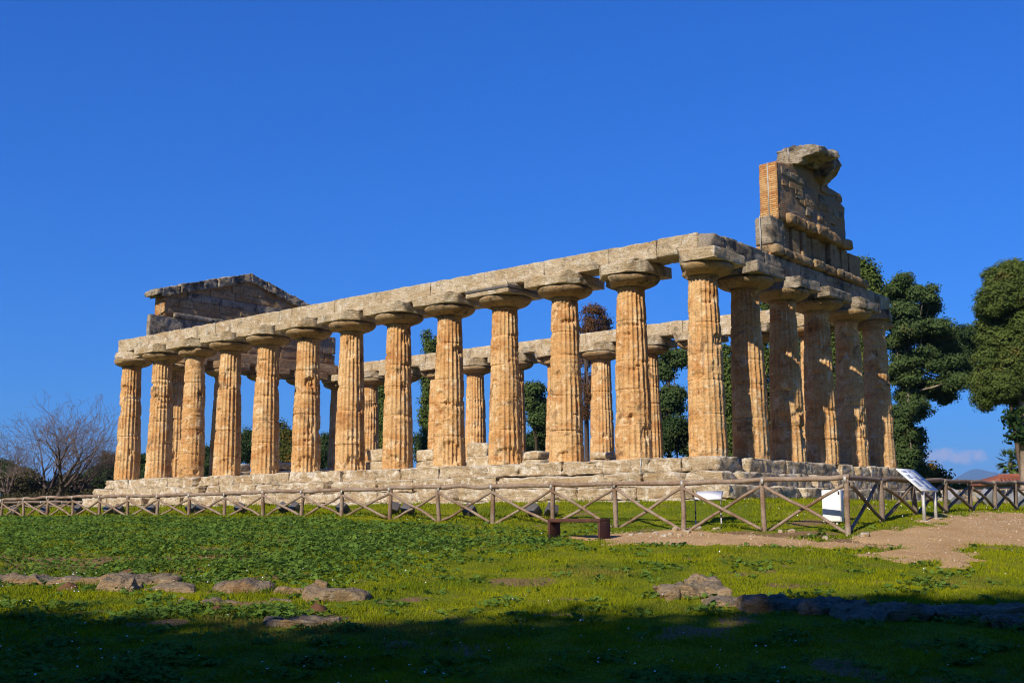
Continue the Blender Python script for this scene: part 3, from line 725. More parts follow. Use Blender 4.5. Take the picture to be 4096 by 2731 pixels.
for k in range(34):
    y = rr.uniform(4.4, 9.2); z = rr.uniform(8.36, 9.85); ww = rr.uniform(.3, 1.1)
    V, F = block((.40, y, z), (.485+rr.uniform(.01, .06), min(y+ww, 9.5), z+rr.uniform(.10, .34)), .07, .015, .06, .02, 900+k); tpart((V, F), 'repair_block', M[('brown', 'oldbrick', 'grey')[k % 3]])
V, F = prism([(-.12, 10.38), (.74, 10.20), (.90, 10.42), (1.16, 10.43), (1.28, 10.44), (1.47, 10.46), (1.46, 10.66), (1.28, 10.78), (.6, 10.84), (-.06, 10.80)], 1, 5.45, 7.15, .055, .055, 7, 2.8, 3.4)
V[:, 2] += (V[:, 1]-5.45)*.10; o = tpart((V, F), 'cornice_block', M['grey'])
V, F = block((.02, 7.17, 10.10), (1.30, 8.15, 10.90), .06, .05, .22, .06, 781, 2.4, 2.6, cuts=[(.8, .5, -1, .28), (.6, .9, .9, .42)])
V[:, 2] -= (V[:, 1]-7.2)*.22; tpart((V, F), 'cornice_block', M['grey'])
for (x, y, za, zb) in ((.18, 4.205, 8.06, 10.02), (.10, 3.655, HT+.05, 8.08), (.38, 5.41, 10.36, 10.80)):
    V, F = box((x-.018, y-.012, za), (x+.018, y+.012, zb)); tpart((V, [F]), 'steel_strap', M['steel'])
for (x, y, za, zb) in ((-1.9, -.735, -.42, 0.01), (-2.15, -1.105, -.85, -.43), (-2.45, -1.505, -1.22, -.86)):
    V, F = box((x-.018, y-.012, za), (x+.018, y+.012, zb)); tpart((V, [F]), 'steel_strap', M['steel'])

# far gable
bx0, bx1 = -12*S_-.45, -12*S_+.42
mb = course(1, 1.3, 12.5, bx0, bx1-.03, HT+.02, 7.28, lens=(1.2, 2.2), seed=800, res=.16, rnd=.03, chip=.06, amp=.015); tpart(mb, 'frieze', M['brown'])
V, F = block((bx1-.27, .56, HT+.03), (bx1+.03, 4.4, 8.06), .10, .02, .05, .02, 811); tpart((V, F), 'frieze_block', M['grey'])
V, F = block((bx0, 1.25, 7.29), (bx1-.28, 4.4, 8.05), .16, .02, .04, .015, 813); tpart((V, F), 'backing_block', M['brown'])
mb = course(1, 4.41, 12.4, bx0, bx1, 7.285, 8.25, lens=(1.0, 2.0), seed=812, res=.16, rnd=.03, chip=.06, amp=.015); tpart(mb, 'frieze', M['brown'])
mb = course(1, 1.9, 11.8, bx0+.1, bx1+.10, 8.07, 8.32, lens=(1.2, 2.4), seed=815, res=.12, rnd=.04, chip=.06, amp=.02); tpart(mb, 'moulding_course', M['grey'])
V, F = prism([(1.42, 8.10), (11.85, 8.22), (11.85, 9.06), (6.42, 10.66), (1.42, 9.12)], 0, bx0+.05, bx1-.08, .16, .016, 9); ty = tpart((V, F), 'tympanum', M['brown'])
for k in range(5):
    z0 = 8.24+k*.40; ya = max(1.43, 1.42+(z0+.42-9.08)/.300); yb = min(11.8, 11.5-(z0+.42-9.10)/.288)
    mb = course(1, ya, yb, bx1-.12, bx1-.015, z0, z0+.395, lens=(.7, 1.7), seed=870+k*9, res=.10, rnd=.012, chip=.05, amp=.016, jit=.012); tpart(mb, 'masonry_course', M['brown' if k != 2 else 'grey'])
V, F = prism([(bx0+.04, 8.08), (bx0+.05, 9.06), (bx1-.0, 9.06), (bx1-.0, 8.30)], 1, 1.34, 1.415, .1, .008, 10, 4, .4); tpart((V, F), 'brick_end', M['brick'])
mb = MB()
def rake(ya, za, yb, zb, th, n, seed):
    rr = random.Random(seed)
    for k in range(n):
        t0, t1 = k/n, (k+1)/n-.006
        y0, y1, z0, z1 = ya+(yb-ya)*t0, ya+(yb-ya)*t1, za+(zb-za)*t0, za+(zb-za)*t1; j = rr.uniform(-.05, .05)
        t0_, t1_ = th[0]+(th[1]-th[0])*t0, th[0]+(th[1]-th[0])*t1
        V, F = prism([(y0, z0), (y1, z1), (y1, z1+t1_+j*.3), (y0, z0+t0_+j*.3)], 0, bx0-.15, bx1+.12+j, .08, .05, seed+k, 2.6, 2.6); mb.add(V, F)
rake(1.15, 9.02, 6.45, 10.58, (.43, .48), 5, 820); rake(.82, 9.06, 1.14, 9.16, (.20, .32), 1, 830); rake(6.46, 10.58, 11.95, 9.02, (.48, .42), 5, 840)
tpart(mb, 'raking_cornice', M['grey'])
V, F = box((bx1+.02-.3, 1.318, 8.1), (bx1+.02-.265, 1.335, 9.1)); tpart((V, [F]), 'steel_strap', M['steel'])
mb = course(1, 11.0, 12.45, bx0+.02, bx1+.03, 7.3, 8.3, lens=(.5, .9), seed=860, res=.12, rnd=.02, chip=.03, amp=.01); tpart(mb, 'brick_repair', M['oldbrick'])

# ------------------------------------------------------------------ fences
def seg_pole(mb, a, b, r0, r1, seed, wob=.03):
    a, b = np.array(a), np.array(b); mb.add(*pole([a, (a+b)/2, b], [r0, (r0+r1)/2, r1], 8, wob, seed))
def rustic_fence(points, name, label, mat, mat2, group=None, r=.055, close_first=True):
    o0 = np.array(points[0][0]); root = empty(name, o0); tag(root, label, 'fence', group)
    for k, (b, t) in enumerate(points):
        mb = MB(); b = np.array(b); t = np.array(t)
        seg_pole(mb, b-np.array([0, 0, .12]), np.array([b[0]+(.03, -.025, .01, -.04, .02)[k % 5], b[1]+(.02, -.03, .03, 0)[k % 4], t[2]]), r*1.1, r, k, .025); po = mb.build('post', mat, root, True, o0)
        V, F = box((b[0]-r*.5, b[1]-r*1.25, t[2]-.07), (b[0]+r*.7, b[1]-r*.95, t[2]+.06)); mesh_obj('bracket', V-o0, [F], M['steel'], po)
        if k+1 < len(points):
            b2, t2 = map(np.array, points[k+1]); tt = np.array([b[0], b[1], t[2]]); tt2 = np.array([b2[0], b2[1], t2[2]])
            e = (tt2-tt)/np.linalg.norm(tt2-tt)
            mb = MB(); seg_pole(mb, tt-e*.06+np.array([0, 0, .03]), tt2+e*.06+np.array([0, 0, .03]), r*1.05, r*.95, k+50, .05); mb.build('rail', mat, root, True, o0)
            perp = np.cross(e, [0, 0, 1])*r*.9
            h1, h2 = t[2]-b[2], t2[2]-b2[2]
            mb = MB(); seg_pole(mb, tt-np.array([0, 0, .10])+perp+e*.05, b2+np.array([0, 0, .03])+perp-e*.06, r*.72, r*.66, k+100, .05); mb.build('brace', mat2, root, True, o0)
            mb = MB(); seg_pole(mb, b+np.array([0, 0, .0])-perp+e*.08, tt2-np.array([0, 0, .10])-perp-e*.05, r*.72, r*.66, k+150, .05); mb.build('brace', mat, root, True, o0)
    return root
rustic_fence(FP, 'rustic_fence', 'long rustic wooden fence with crossed braces in front of the temple', M['wood'], M['wood'])
rustic_fence(FR, 'rustic_fence', 'rustic wooden fence turning back past the lectern panel at the right', M['darkwood'], M['wood'])
# rail that joins the two runs at the corner post belongs to the right-hand run
root = [o for o in COL.objects if o.name == 'rustic_fence.001'][0]
oc = np.array(root.location); b, t = FP[-1]; b2, t2 = FR[0]
b, t, b2, t2 = map(np.array, (b, t, b2, t2)); tt = np.array([b[0], b[1], t[2]]); tt2 = np.array([b2[0], b2[1], t2[2]]); e = (tt2-tt)/np.linalg.norm(tt2-tt); pp = np.cross(e, [0, 0, 1])*.05
mb = MB(); seg_pole(mb, tt+np.array([0, 0, .03])+e*.07, tt2+np.array([0, 0, .03])+e*.06, .058, .055, 7, .03); mb.build('rail', M['darkwood'], root, True, oc)
mb = MB(); seg_pole(mb, tt-np.array([0, 0, .1])+e*.07+pp, b2+np.array([0, 0, .04])+pp-e*.05, .04, .036, 8, .03); mb.build('brace', M['darkwood'], root, True, oc)
mb = MB(); seg_pole(mb, b+e*.1-pp, tt2-np.array([0, 0, .1])-pp-e*.05, .04, .036, 9, .03); mb.build('brace', M['wood'], root, True, oc)
pts = []
for k, px in enumerate((-60, 75, 165, 250, 318, 372)):
    D = 60-k*.6; x, y, z = at(px, 2050, D); pts.append(((x, y, gz(x, y)), (x, y, at(px, 2009, D)[2])))
rustic_fence(pts, 'rustic_fence', 'dark distant wooden fence before the hedge at far left', M['darkwood'], M['darkwood'], r=.06)
pts = []
for k, px in enumerate((3770, 3850, 3940, 4030, 4125, 4230)):
    D = 47-k*.5; x, y, z = at(px, 2010, D); pts.append(((x, y, at(px, 2012, D)[2]-.35), (x, y, at(px, 1968-k*2, D)[2])))
rustic_fence(pts, 'rustic_fence', 'second wooden fence behind the grey floodlights at right', M['darkwood'], M['wood'], r=.05)

# ------------------------------------------------------------------ bench, cabinet, panels
x, y = on_ground(2400, 2160)[:2]
B0 = np.array(at(2400, 2158, 24.7))
bench = empty('metal_bench', B0); tag(bench, 'low rust brown steel bench on the grass before the fence', 'bench')
V, F = box((-1.46, 0, .378), (0, .40, .455), .006); mesh_obj('seat', V, F, M['rust'], bench)
for xa in (-1.46, -.06):
    V, F = box((xa, 0, -.10), (xa+.06, .40, .376), .005); mesh_obj('leg', V, F, M['rust'], bench)

c0 = np.array(at(3292, 2105, 25.0)); g = gz(c0[0], c0[1])
cab = empty('utility_cabinet', (c0[0], c0[1], g)); tag(cab, 'white metal utility cabinet standing inside the fence corner', 'cabinet')
cab.rotation_euler = (0, 0, math.radians(8))
V, F = box((0, 0, .06), (.42, .23, .76), .012); mesh_obj('body', V, F, M['white'], cab)
V, F = box((.015, -.018, .085), (.405, -.002, .745), .006); dr = mesh_obj('door', V, F, M['white'], cab)
V, F = box((.365, -.026, .66), (.40, -.0185, .735)); mesh_obj('hinge', V, [F], M['blackpaint'], dr)
V, F = box((.015, -.026, .09), (.05, -.0185, .17)); mesh_obj('hinge', V, [F], M['blackpaint'], dr)
for xa in (.12, .2, .28):
    V, F = box((xa, .04, -.08), (xa+.04, .1, .058)); mesh_obj('leg', V, [F], M['postmetal'], cab)

def quad_slab(c, th):                   # c: four corners (numpy), thickened downwards
    c = np.array(c, float); n = np.cross(c[1]-c[0], c[3]-c[0]); n /= np.linalg.norm(n)
    if n[2] < 0: n = -n
    V = np.concatenate([c, c-n*th]); F = np.array([[0, 1, 2, 3], [7, 6, 5, 4], [0, 4, 5, 1], [1, 5, 6, 2], [2, 6, 7, 3], [3, 7, 4, 0]])
    return V, n, [F]
# small lectern inside the fence
p0 = np.array(at(2783, 2087, 26.6)); p1 = np.array(at(2892, 2083, 26.4)); zt = at(2787, 1997, 26.6)[2]
o0 = np.array([p0[0], p0[1], gz(p0[0], p0[1])])
lec = empty('small_lectern_panel', o0); tag(lec, 'small white lectern panel on two legs inside the fence', 'information panel')
ex = (p1-p0)/np.linalg.norm(p1-p0); ex[2] = 0; ex /= np.linalg.norm(ex); ey = np.array([-ex[1], ex[0], 0]); wd = .64
BL = np.array([p0[0], p0[1], zt])-ex*.02; BR = BL+ex*wd; TR = BR+ey*.36+np.array([0, 0, .20]); TL = BL+ey*.36+np.array([0, 0, .20])
V, n, F = quad_slab([BL, BR, TR, TL], .03); mesh_obj('board', V-o0, F, M['steel'], lec)
V, n2, F = quad_slab([q+n*.006 for q in (BL+(TR-BL)*.03, BR+(TL-BR)*.03, TR+(BL-TR)*.03, TL+(BR-TL)*.03)], .004); mesh_obj('panel_face', V-o0, F, M['panelwhite'], lec)
for q in (BL+ex*.02, BR-ex*.02):
    g = gz(q[0], q[1])-.05
    lg = MB().add(*tubes([(np.array([q[0], q[1], g]), q-n*.028, .016, .016)], 8)).build('leg', M['postmetal'], lec, True, o0)
    for zz in (.24, .36):
        MB().add(*tubes([(np.array([q[0], q[1], g+zz]), np.array([q[0], q[1], g+zz+.07]), .0175, .0175)], 8)).build('black_band', M['blackpaint'], lg, True, o0)
# large lectern at the right
D1 = np.array(at(3200+1272/2.614, 1750+548/2.614, 25.0)); ey = np.array([0, 1.0, 0]); C1 = D1+ey*1.08
A1 = D1+np.array([-.54, 0, .50]); B1 = C1+np.array([-.54, 0, .50])
o0 = np.array([D1[0], D1[1], gz(D1[0], D1[1])])
pan = empty('lectern_panel', o0); tag(pan, 'large tilted information panel on two posts beside the gravel path', 'information panel')
V, n, F = quad_slab([D1, C1, B1, A1], .03); mesh_obj('board', V-o0, F, M['panelwhite'], pan)
def onpan(u, v): return D1+(C1-D1)*u+(A1-D1)*v
def panrect(u0, u1, v0, v1, h): return [onpan(u0, v0)+n*h, onpan(u1, v0)+n*h, onpan(u1, v1)+n*h, onpan(u0, v1)+n*h]
V, _, F = quad_slab(panrect(.012, .988, .03, .985, .005), .003); pf = mesh_obj('panel_face', V-o0, F, M['panel'], pan)
mb = MB()
for (u0, u1, v0, v1) in ((.06, .34, .80, .90), (.40, .60, .84, .90), (.06, .30, .52, .72), (.36, .62, .30, .66), (.66, .94, .55, .90), (.06, .30, .16, .46), (.66, .94, .12, .46), (.36, .62, .10, .24)):
    nl = max(1, int((v1-v0)/.028))
    for k in range(nl):
        va = v0+(v1-v0)*k/nl; V, _, F = quad_slab(panrect(u0, u1-random.uniform(0, .03), va, va+(v1-v0)/nl*.55, .0085), .002); mb.add(V, F)
mb.build('printed_text', M['panelink'], pf, False, o0)
for u in (.16, .84):
    q = onpan(u, .03)-n*.03; g = gz(q[0], q[1])-.06
    V, F = box((q[0]-.03, q[1]-.03, g), (q[0]+.03, q[1]+.03, q[2]-.012)); mesh_obj('post', V-o0, [F], M['postmetal'], pan)
    V, F = block((q[0]-.13, q[1]-.13, g-.02), (q[0]+.13, q[1]+.13, g+.085), .06, .03, .03, .01, int(u*100)); mesh_obj('concrete_foot', V-o0, F, M['step'], pan)

# ------------------------------------------------------------------ floodlights
def floodlight(mat, s=.30):
    root = empty('floodlight')
    V, F = box((-s/2, -s/2, -s/2), (s/2, s/2, s/2), .012); rot = Matrix.Rotation(math.radians(42), 3, 'X') @ Matrix.Rotation(math.radians(25), 3, 'Y')
    R3 = np.array(rot); V = V @ R3.T; V[:, 2] += s*.62
    hsg = mesh_obj('housing', V, F, mat, root)
    V, F = box((-s*.42, s/2-.004, -s*.42), (s*.42, s/2+.01, s*.42), .004); V = V @ R3.T; V[:, 2] += s*.62
    mesh_obj('glass', V, F, M['glass'], hsg)
    V, F = tubes([((0, 0, -.06), (0, 0, s*.5), .03, .03)], 8); mesh_obj('stem', V, F, M['blackpaint'], root)
    return root
FL = [(55, 2054, 'dark cube floodlight farthest left in the grass'), (176, 2052, 'dark cube floodlight half hidden behind the second left brace'), (310, 2052, 'dark cube floodlight below the leftmost base corner'),
      (434, 2050, 'dark cube floodlight under the first column, paired with another'), (474, 2052, 'dark cube floodlight touching its neighbour under the first column'), (608, 2052, 'dark cube floodlight beneath the second column'),
      (765, 2047, 'dark cube floodlight behind a fence post below the unfluted column'), (797, 2053, 'dark cube floodlight right of that post below the unfluted column'), (961, 2051, 'lone dark cube floodlight beneath the fourth column'),
      (1132, 2047, 'dark cube floodlight before the sixth column, left of two'), (1181, 2049, 'dark cube floodlight before the sixth column, right of two'), (1370, 2047, 'dark cube floodlight hidden by a post under the seventh column'),
      (1576, 2058, 'dark cube floodlight just right of a post under the eighth column'), (1630, 2064, 'dark cube floodlight in open grass under the eighth column'), (1878, 2068, 'dark cube floodlight in the middle of the fence bay under the ninth column'),
      (2136, 2071, 'dark cube floodlight left of the bench behind a brace'), (2206, 2066, 'dark cube floodlight right behind the bench end post')]
proto = floodlight(M['housing']); used = False
import bisect
for px, py, lab in FL:
    k = np.interp(px, [q[0] for q in FENCE_PX], np.arange(20)); D = D20*(1+(19-k)*.05415)+1.6
    o = proto if not used else copy_tree(proto); used = True
    p = at(px, py+18, D); o.location = (p[0], p[1], gz(p[0], p[1])-.03); o.rotation_euler = (0, 0, random.uniform(-.6, .6)); tag(o, lab, 'floodlight', 'floodlights along the fence')
pg = floodlight(M['litgrey'], .42); used = False
for px, D, lab in ((3816, 36.5, 'grey box floodlight behind the right fence, nearest the big panel'), (3950, 38, 'grey box floodlight left of a touching pair behind the right fence'), (3980, 38.6, 'grey box floodlight right of a touching pair behind the right fence'), (4074, 37, 'grey box floodlight at the right edge behind the fence')):
    o = pg if not used else copy_tree(pg); used = True
    p = at(px, 2030, D); o.location = (p[0], p[1], gz(p[0], p[1])-.02); o.rotation_euler = (0, 0, random.uniform(-1.2, -.4)); tag(o, lab, 'floodlight', 'grey floodlights at the right')

# ------------------------------------------------------------------ rocks in the meadow
def rock(px, py, w_, d_, h_, rz, label, seed, name='rock', mat='rock', cuts=(), sink=.08, D=None):
    p = on_ground(px, py); g = gz(p[0], p[1])
    rs = .035 if w_ < 1.5 else .05; h_ *= .72
    V, F = block((-w_/2, -d_/2, -sink-.1), (w_/2, d_/2, h_), rs, .04, .17, .05, seed, 1.6, 3.0, cuts)
    o_ = np.array([seed*2.7, seed*5.1, 0])
    rg_ = 1-2*np.abs(fbm((V+o_)*2.3, 61, 4)); V[:, 2] += np.where(V[:, 2] > -.05, 1, 0)*(.22*h_*fbm((V+o_)*np.array([1.5, 2.5, 1]), 63, 3)+.10*(rg_-.6)*min(1, h_*6)-.05*np.maximum(0, vn((V+o_)*8, 64)))
    V = V + vfbm((V+o_)*6, 62, 3)*.045
    V[:, :2] *= 1+.22*fbm(np.stack([V[:, 0]*1.2+seed, V[:, 1]*1.2, 0*V[:, 0]], 1), 66, 2)[:, None]
    o = mesh_obj(name, V, F, M[mat]); o.location = (p[0], p[1], g); o.rotation_euler = (0, 0, YAWR+rz)
    tag(o, label, 'rock', 'stones lying in the meadow'); return o
YAWR = math.radians(39.95)
rock(240, 2330, 4.2, .55, .16, -.10, 'long low band of bedrock running in from the left edge', 1, 'stone_slab')
rock(470, 2362, .62, .42, .20, -.15, 'squat brown block at the right end of the long rock band', 2)
rock(690, 2360, .75, .5, .08, .1, 'flat tan slab in the grass right of the squat block', 3, 'stone_slab')
rock(835, 2362, .85, .5, .19, .25, 'sloping stone rising to a pale right edge', 4, cuts=[(-.5, 0, 1, .02)])
rock(1000, 2368, .62, .42, .16, .0, 'pitted grey stone adjoining the sloping stone', 5)
rock(665, 2415, .45, .32, .11, .3, 'small wedge stone before the sloping stone', 6, cuts=[(-.6, 0, 1, 0)])
rock(905, 2408, .8, .35, .03, 0, 'barely exposed flat stone sunk in the turf', 7, 'stone_slab')
rock(1190, 2370, .6, .4, .07, .1, 'low flat stone left of the lichened block', 8, 'stone_slab')
rock(1350, 2400, .82, .45, .15, .12, 'oblong grey stone with orange lichen, left of centre', 9)
rock(1285, 2352, .26, .2, .14, .2, 'small knobbly stone on top behind the oblong stone', 10)
rock(1210, 2500, .95, .5, .11, .1, 'grey stone lying in the shade, left of centre', 11)
rock(1120, 2408, .35, .2, .03, .1, 'tiny pale stone chip flush with the turf', 12, 'stone_slab')
rock(2770, 2388, 1.05, .6, .23, .08, 'large lit block with a broken top, right foreground', 13)
rock(2815, 2372, .55, .36, .31, .1, 'upper piece of the large lit block', 14)
rock(2920, 2420, .85, .5, .10, .1, 'low stone half in the shade beside the lit block', 15, 'stone_slab')
rock(3085, 2440, 1.0, .55, .19, .02, 'tallest shaded stone of the right foreground row', 16)
rock(3330, 2448, .95, .5, .17, .02, 'shaded slab in the middle of the right row', 17, 'stone_slab')
rock(3760, 2470, 2.6, .55, .17, .06, 'long shaded slab reaching the right edge', 18, 'stone_slab')
rock(4050, 2510, .6, .4, .16, -.2, 'rounded dark stone at the right edge in shade', 19)
# stones along the path edge
rr = random.Random(12); k = 0
for (px, py, s) in ((2560, 2139, .16), (2620, 2143, .2), (2700, 2128, .22), (2745, 2135, .2), (2650, 2150, .18), (2790, 2118, .17), (2865, 2120, .18), (2600, 2150, .14), (2525, 2146, .15), (2805, 2145, .15), (3005, 2150, .13), (3120, 2125, .14), (3165, 2128, .17), (3240, 2142, .12), (3460, 2150, .2), (3390, 2125, .16), (3445, 2152, .14), (3300, 2155, .13), (2720, 2150, .13), (2680, 2141, .15)):
    p = on_ground(px, py)
    V, F = block((-s/2, -s/2.6, -.08), (s/2, s/2.6, s*.36), .04, .04, .06, .03, 200+k, 1, 5)
    o = mesh_obj('path_stone', V, F, M['step']); o.location = (p[0], p[1], gz(p[0], p[1])+.012); o.rotation_euler = (0, 0, rr.uniform(0, 3))
    tag(o, 'small pale loose stone at the edge of the gravel path', 'stone', 'loose stones along the path edge'); k += 1
# molehills
for k, (px, py, s, lab) in enumerate(((515, 2312, .22, 'dark molehill behind the squat block'), (270, 2358, .20, 'dark molehill in front of the long rock band'), (870, 2445, .14, 'small molehill near the shade edge'), (1270, 2442, .17, 'molehill in front of the oblong stone'))):
    n = 24; th = np.linspace(0, 2*math.pi, n, endpoint=False); rr_ = np.linspace(0.02, 1, 9)
    T, R = np.meshgrid(th, rr_); H = s*.62*np.cos(R*math.pi/2)**1.2; V = np.stack([R*s*np.cos(T), R*s*np.sin(T), H-.02], -1)
    V = V + vfbm(V*14+k, 3, 3)*s*.22
    i, j = np.meshgrid(np.arange(8), np.arange(n), indexing='ij'); a = (i*n+j).ravel(); b = (i*n+(j+1) % n).ravel()
    o = mesh_obj('molehill', V.reshape(-1, 3), [np.stack([a, b, b+n, a+n], 1)[:, ::-1], np.arange(n)[None]], M['soil'])
    p = on_ground(px, py); o.location = (p[0], p[1], gz(p[0], p[1])); tag(o, lab, 'molehill', 'molehills in the meadow')

# ------------------------------------------------------------------ trees and shrubs
def leaves(C, Nrm, size, up=0.25, jit=.5, aspect=.55, rg=RNG):
    """One small folded quad per centre, facing roughly along Nrm."""
    n = len(C); d_ = Nrm + rg.normal(0, jit, (n, 3)); d_[:, 2] += up; d_ /= np.linalg.norm(d_, axis=1, keepdims=True)
    a = np.cross(d_, rg.normal(0, 1, (n, 3))); a /= np.linalg.norm(a, axis=1, keepdims=True); b = np.cross(d_, a)
    s = (size*rg.uniform(.6, 1.35, n))[:, None]
    V = np.stack([C-a*s, C+b*s*aspect+d_*s*.25, C+a*s, C-b*s*aspect+d_*s*.15], 1).reshape(-1, 3)
    F = np.arange(n*4).reshape(n, 4); return V, F
def blob_pts(blobs, n, clump, per, seed, inner=.55):
    """Leaf centres gathered in clumps over the skin of a set of ellipsoids."""
    rg = np.random.default_rng(seed); B = np.array([list(c)+list(r) for c, r in blobs]); area = (B[:, 3]*B[:, 5]+B[:, 3]*B[:, 4]+B[:, 4]*B[:, 5])
    idx = rg.choice(len(B), n, p=area/area.sum()); u = rg.normal(0, 1, (n, 3)); u /= np.linalg.norm(u, axis=1, keepdims=True)
    rad_ = (inner+(1-inner)*rg.random(n)**.6)*rg.uniform(.88, 1.08, n)
    C = B[idx, :3]+u*B[idx, 3:]*rad_[:, None]
    of = rg.normal(0, 1, (n*per, 3)); ol = np.linalg.norm(of, axis=1, keepdims=True); of = of/ol*np.minimum(ol, 2.0)*np.repeat(rg.uniform(.6, 1.35, (n, 1)), per, 0)
    q = np.repeat(C, per, 0)+of*clump*np.array([1.1, 1.1, .65]); nn = .35*np.repeat(u, per, 0)+of/np.maximum(np.linalg.norm(of, axis=1, keepdims=True), .2)
    return q, nn
def ragged(blobs, k, keep, rs, seed, tall=1.0):
    """Break each big lobe of a crown into uneven sprays."""
    rr = random.Random(seed); out = []
    for c, r in blobs:
        c = np.array(c); r = np.array(r)
        if keep: out.append((c, r*keep))
        for _ in range(k):
            u = np.array([rr.gauss(0, 1), rr.gauss(0, 1), rr.gauss(0, 1)]); u /= np.linalg.norm(u); f = rr.uniform(.45, 1.02); q = rs*rr.uniform(.55, 1.35)
            out.append((c+u*r*f, np.array([r[0]*q*rr.uniform(.8, 1.4), r[1]*q*rr.uniform(.8, 1.4), r[2]*q*tall*rr.uniform(.6, 1.1)])))
    return out
def vb(vx, vy, rx, ry, D, dd=0.0, ox=0.0, oy=0.0, s=1.0):        # blob from photo pixels (of the 2352 px view)
    k = 1.7415; p = at((ox+vx/s)*k if s == 1 else ox+vx/s, (oy+vy/s)*k if s == 1 else oy+vy/s, D+dd)
    kk = (k if s == 1 else 1/s)*D/FPX
    return (p, (rx*kk, rx*kk*.9, ry*kk))
def tree(name, label, blobs, trunk, mat, bark, n, clump, per, leaf, seed, cat='tree', group=None, inner=.5, up=.25, limbs=8, rt=.25, cores=None):
    base = np.array(trunk[0], float); base[2] = gz(base[0], base[1]) if np.hypot(base[0]+2, base[1]+4) < 110 else -1.75
    root = empty(name, base); tag(root, label, cat, group)
    q, nn = blob_pts(blobs, n, clump, per, seed, inner)
    q[:, 2] = np.maximum(q[:, 2], base[2]+.05)
    V, F = leaves(q, nn, leaf, up, rg=np.random.default_rng(seed+1)); mesh_obj('crown', V-base, [F], mat, root)
    segs = []; path = [base-np.array([0, 0, .3])]+[np.array(t) for t in trunk[1:]]; L = len(path)
    for i in range(L-1):
        r0 = rt*(1-.75*i/max(1, L-1)); r1 = rt*(1-.75*(i+1)/max(1, L-1)); segs.append((path[i], path[i+1], r0, r1))
    rr = random.Random(seed)
    for k in range(limbs):
        c, r = blobs[rr.randrange(len(blobs))]; t = rr.uniform(.35, .95)*(L-1); i = min(int(t), L-2); a = path[i]+(path[i+1]-path[i])*(t-i)
        c = np.array(c)+np.array([rr.uniform(-.3, .3)*r[0], rr.uniform(-.3, .3)*r[1], rr.uniform(-.3, .1)*r[2]]); mid = (a+c)/2+np.array([0, 0, .12*np.linalg.norm(c-a)*rr.uniform(-.5, .3)])
        segs += [(a, mid, rt*.28, rt*.18), (mid, c, rt*.18, rt*.05)]
    mesh_obj('trunk', *(lambda VF: (VF[0]-base, VF[1]))(tubes(segs, 7)), bark, root, True)
    return root
ZR = dict(ox=3400, oy=950, s=1.5675)     # zoomed view of the right-hand trees
def zr(vx, vy, rx, ry, D, dd=0): return vb(vx, vy, rx, ry, D, dd, **ZR)
def zp(vx, vy, D): return at(3400+vx/1.5675, 950+vy/1.5675, D)

bl = [zr(*q, 62, random.uniform(-1.5, 1.5)) for q in ((320, 290, 70, 60), (300, 360, 90, 70), (410, 360, 60, 50), (490, 350, 45, 50), (500, 420, 60, 35), (300, 480, 100, 80), (400, 480, 90, 60), (430, 570, 140, 65), (540, 600, 80, 60), (520, 650, 110, 60), (330, 650, 110, 70),
      (600, 690, 80, 60), (640, 790, 70, 50), (560, 790, 120, 70), (420, 780, 140, 80), (640, 880, 70, 55), (580, 900, 110, 65), (340, 860, 110, 90), (450, 950, 120, 75), (560, 990, 80, 55), (340, 1050, 100, 90), (420, 1080, 60, 70))]
bl += [zr(*q, 62, random.uniform(-1, 1)) for q in ((340, 1180, 80, 80), (375, 1270, 80, 80), (360, 1370, 95, 90), (380, 1450, 80, 70), (300, 1300, 70, 160))]
tree('conifer_tree', 'large dark spreading conifer just right of the temple, its trunk wrapped in ivy', ragged(bl, 9, .35, .46, 3), [zp(340, 1520, 62), zp(340, 1150, 62), zp(350, 800, 62), zp(330, 450, 62)], M['pine'], M['palebark'], 2900, .20, 66, .072, 21, inner=.30, rt=.3, limbs=14)
bl = [zr(*q, 52, 0) for q in ((75, 190, 45, 70), (95, 240, 60, 70), (115, 300, 70, 80), (130, 380, 80, 100), (140, 480, 80, 100), (110, 600, 90, 120), (100, 760, 90, 140), (80, 950, 90, 150), (60, 1150, 90, 170), (60, 1350, 80, 150))]
tree('cypress_tree', 'tall narrow cypress rising right behind the gable fragment', ragged(bl, 6, .85, .35, 8, 1.6), [zp(90, 1520, 52), zp(90, 900, 52), zp(85, 300, 52)], M['cypress'], M['bark'], 800, .2, 44, .08, 22, up=.7, limbs=2)
bl = [zr(*q, 78, random.uniform(-1, 1)) for q in ((700, 600, 60, 40), (760, 590, 50, 35), (690, 670, 70, 50), (760, 670, 50, 50), (740, 750, 55, 45), (670, 740, 40, 40), (745, 820, 35, 40), (720, 880, 20, 30))]
tree('broadleaf_tree', 'pale green tree crown seen between the two big conifers', ragged(bl, 4, 0, .5, 5), [zp(1100, 1520, 78), zp(1000, 980, 78), zp(830, 740, 78), zp(740, 680, 78)], M['olive'], M['bark'], 420, .32, 30, .11, 23, inner=.2, rt=.2)
bl = [zr(*q, 48, random.uniform(-.6, .6)) for q in ((1000, 200, 90, 60), (930, 260, 90, 70), (1060, 240, 100, 80), (890, 400, 90, 90), (960, 370, 110, 100), (1080, 380, 130, 120), (880, 500, 85, 90), (1000, 520, 140, 120), (1120, 560, 150, 140), (900, 640, 100, 90), (1000, 680, 150, 110),
      (870, 780, 90, 90), (980, 800, 140, 110), (1120, 780, 150, 130), (840, 900, 85, 80), (850, 1000, 75, 75), (930, 930, 120, 90), (1060, 960, 130, 90), (1150, 980, 120, 110), (1180, 300, 120, 140), (1210, 700, 140, 300), (1110, 1060, 70, 60))]
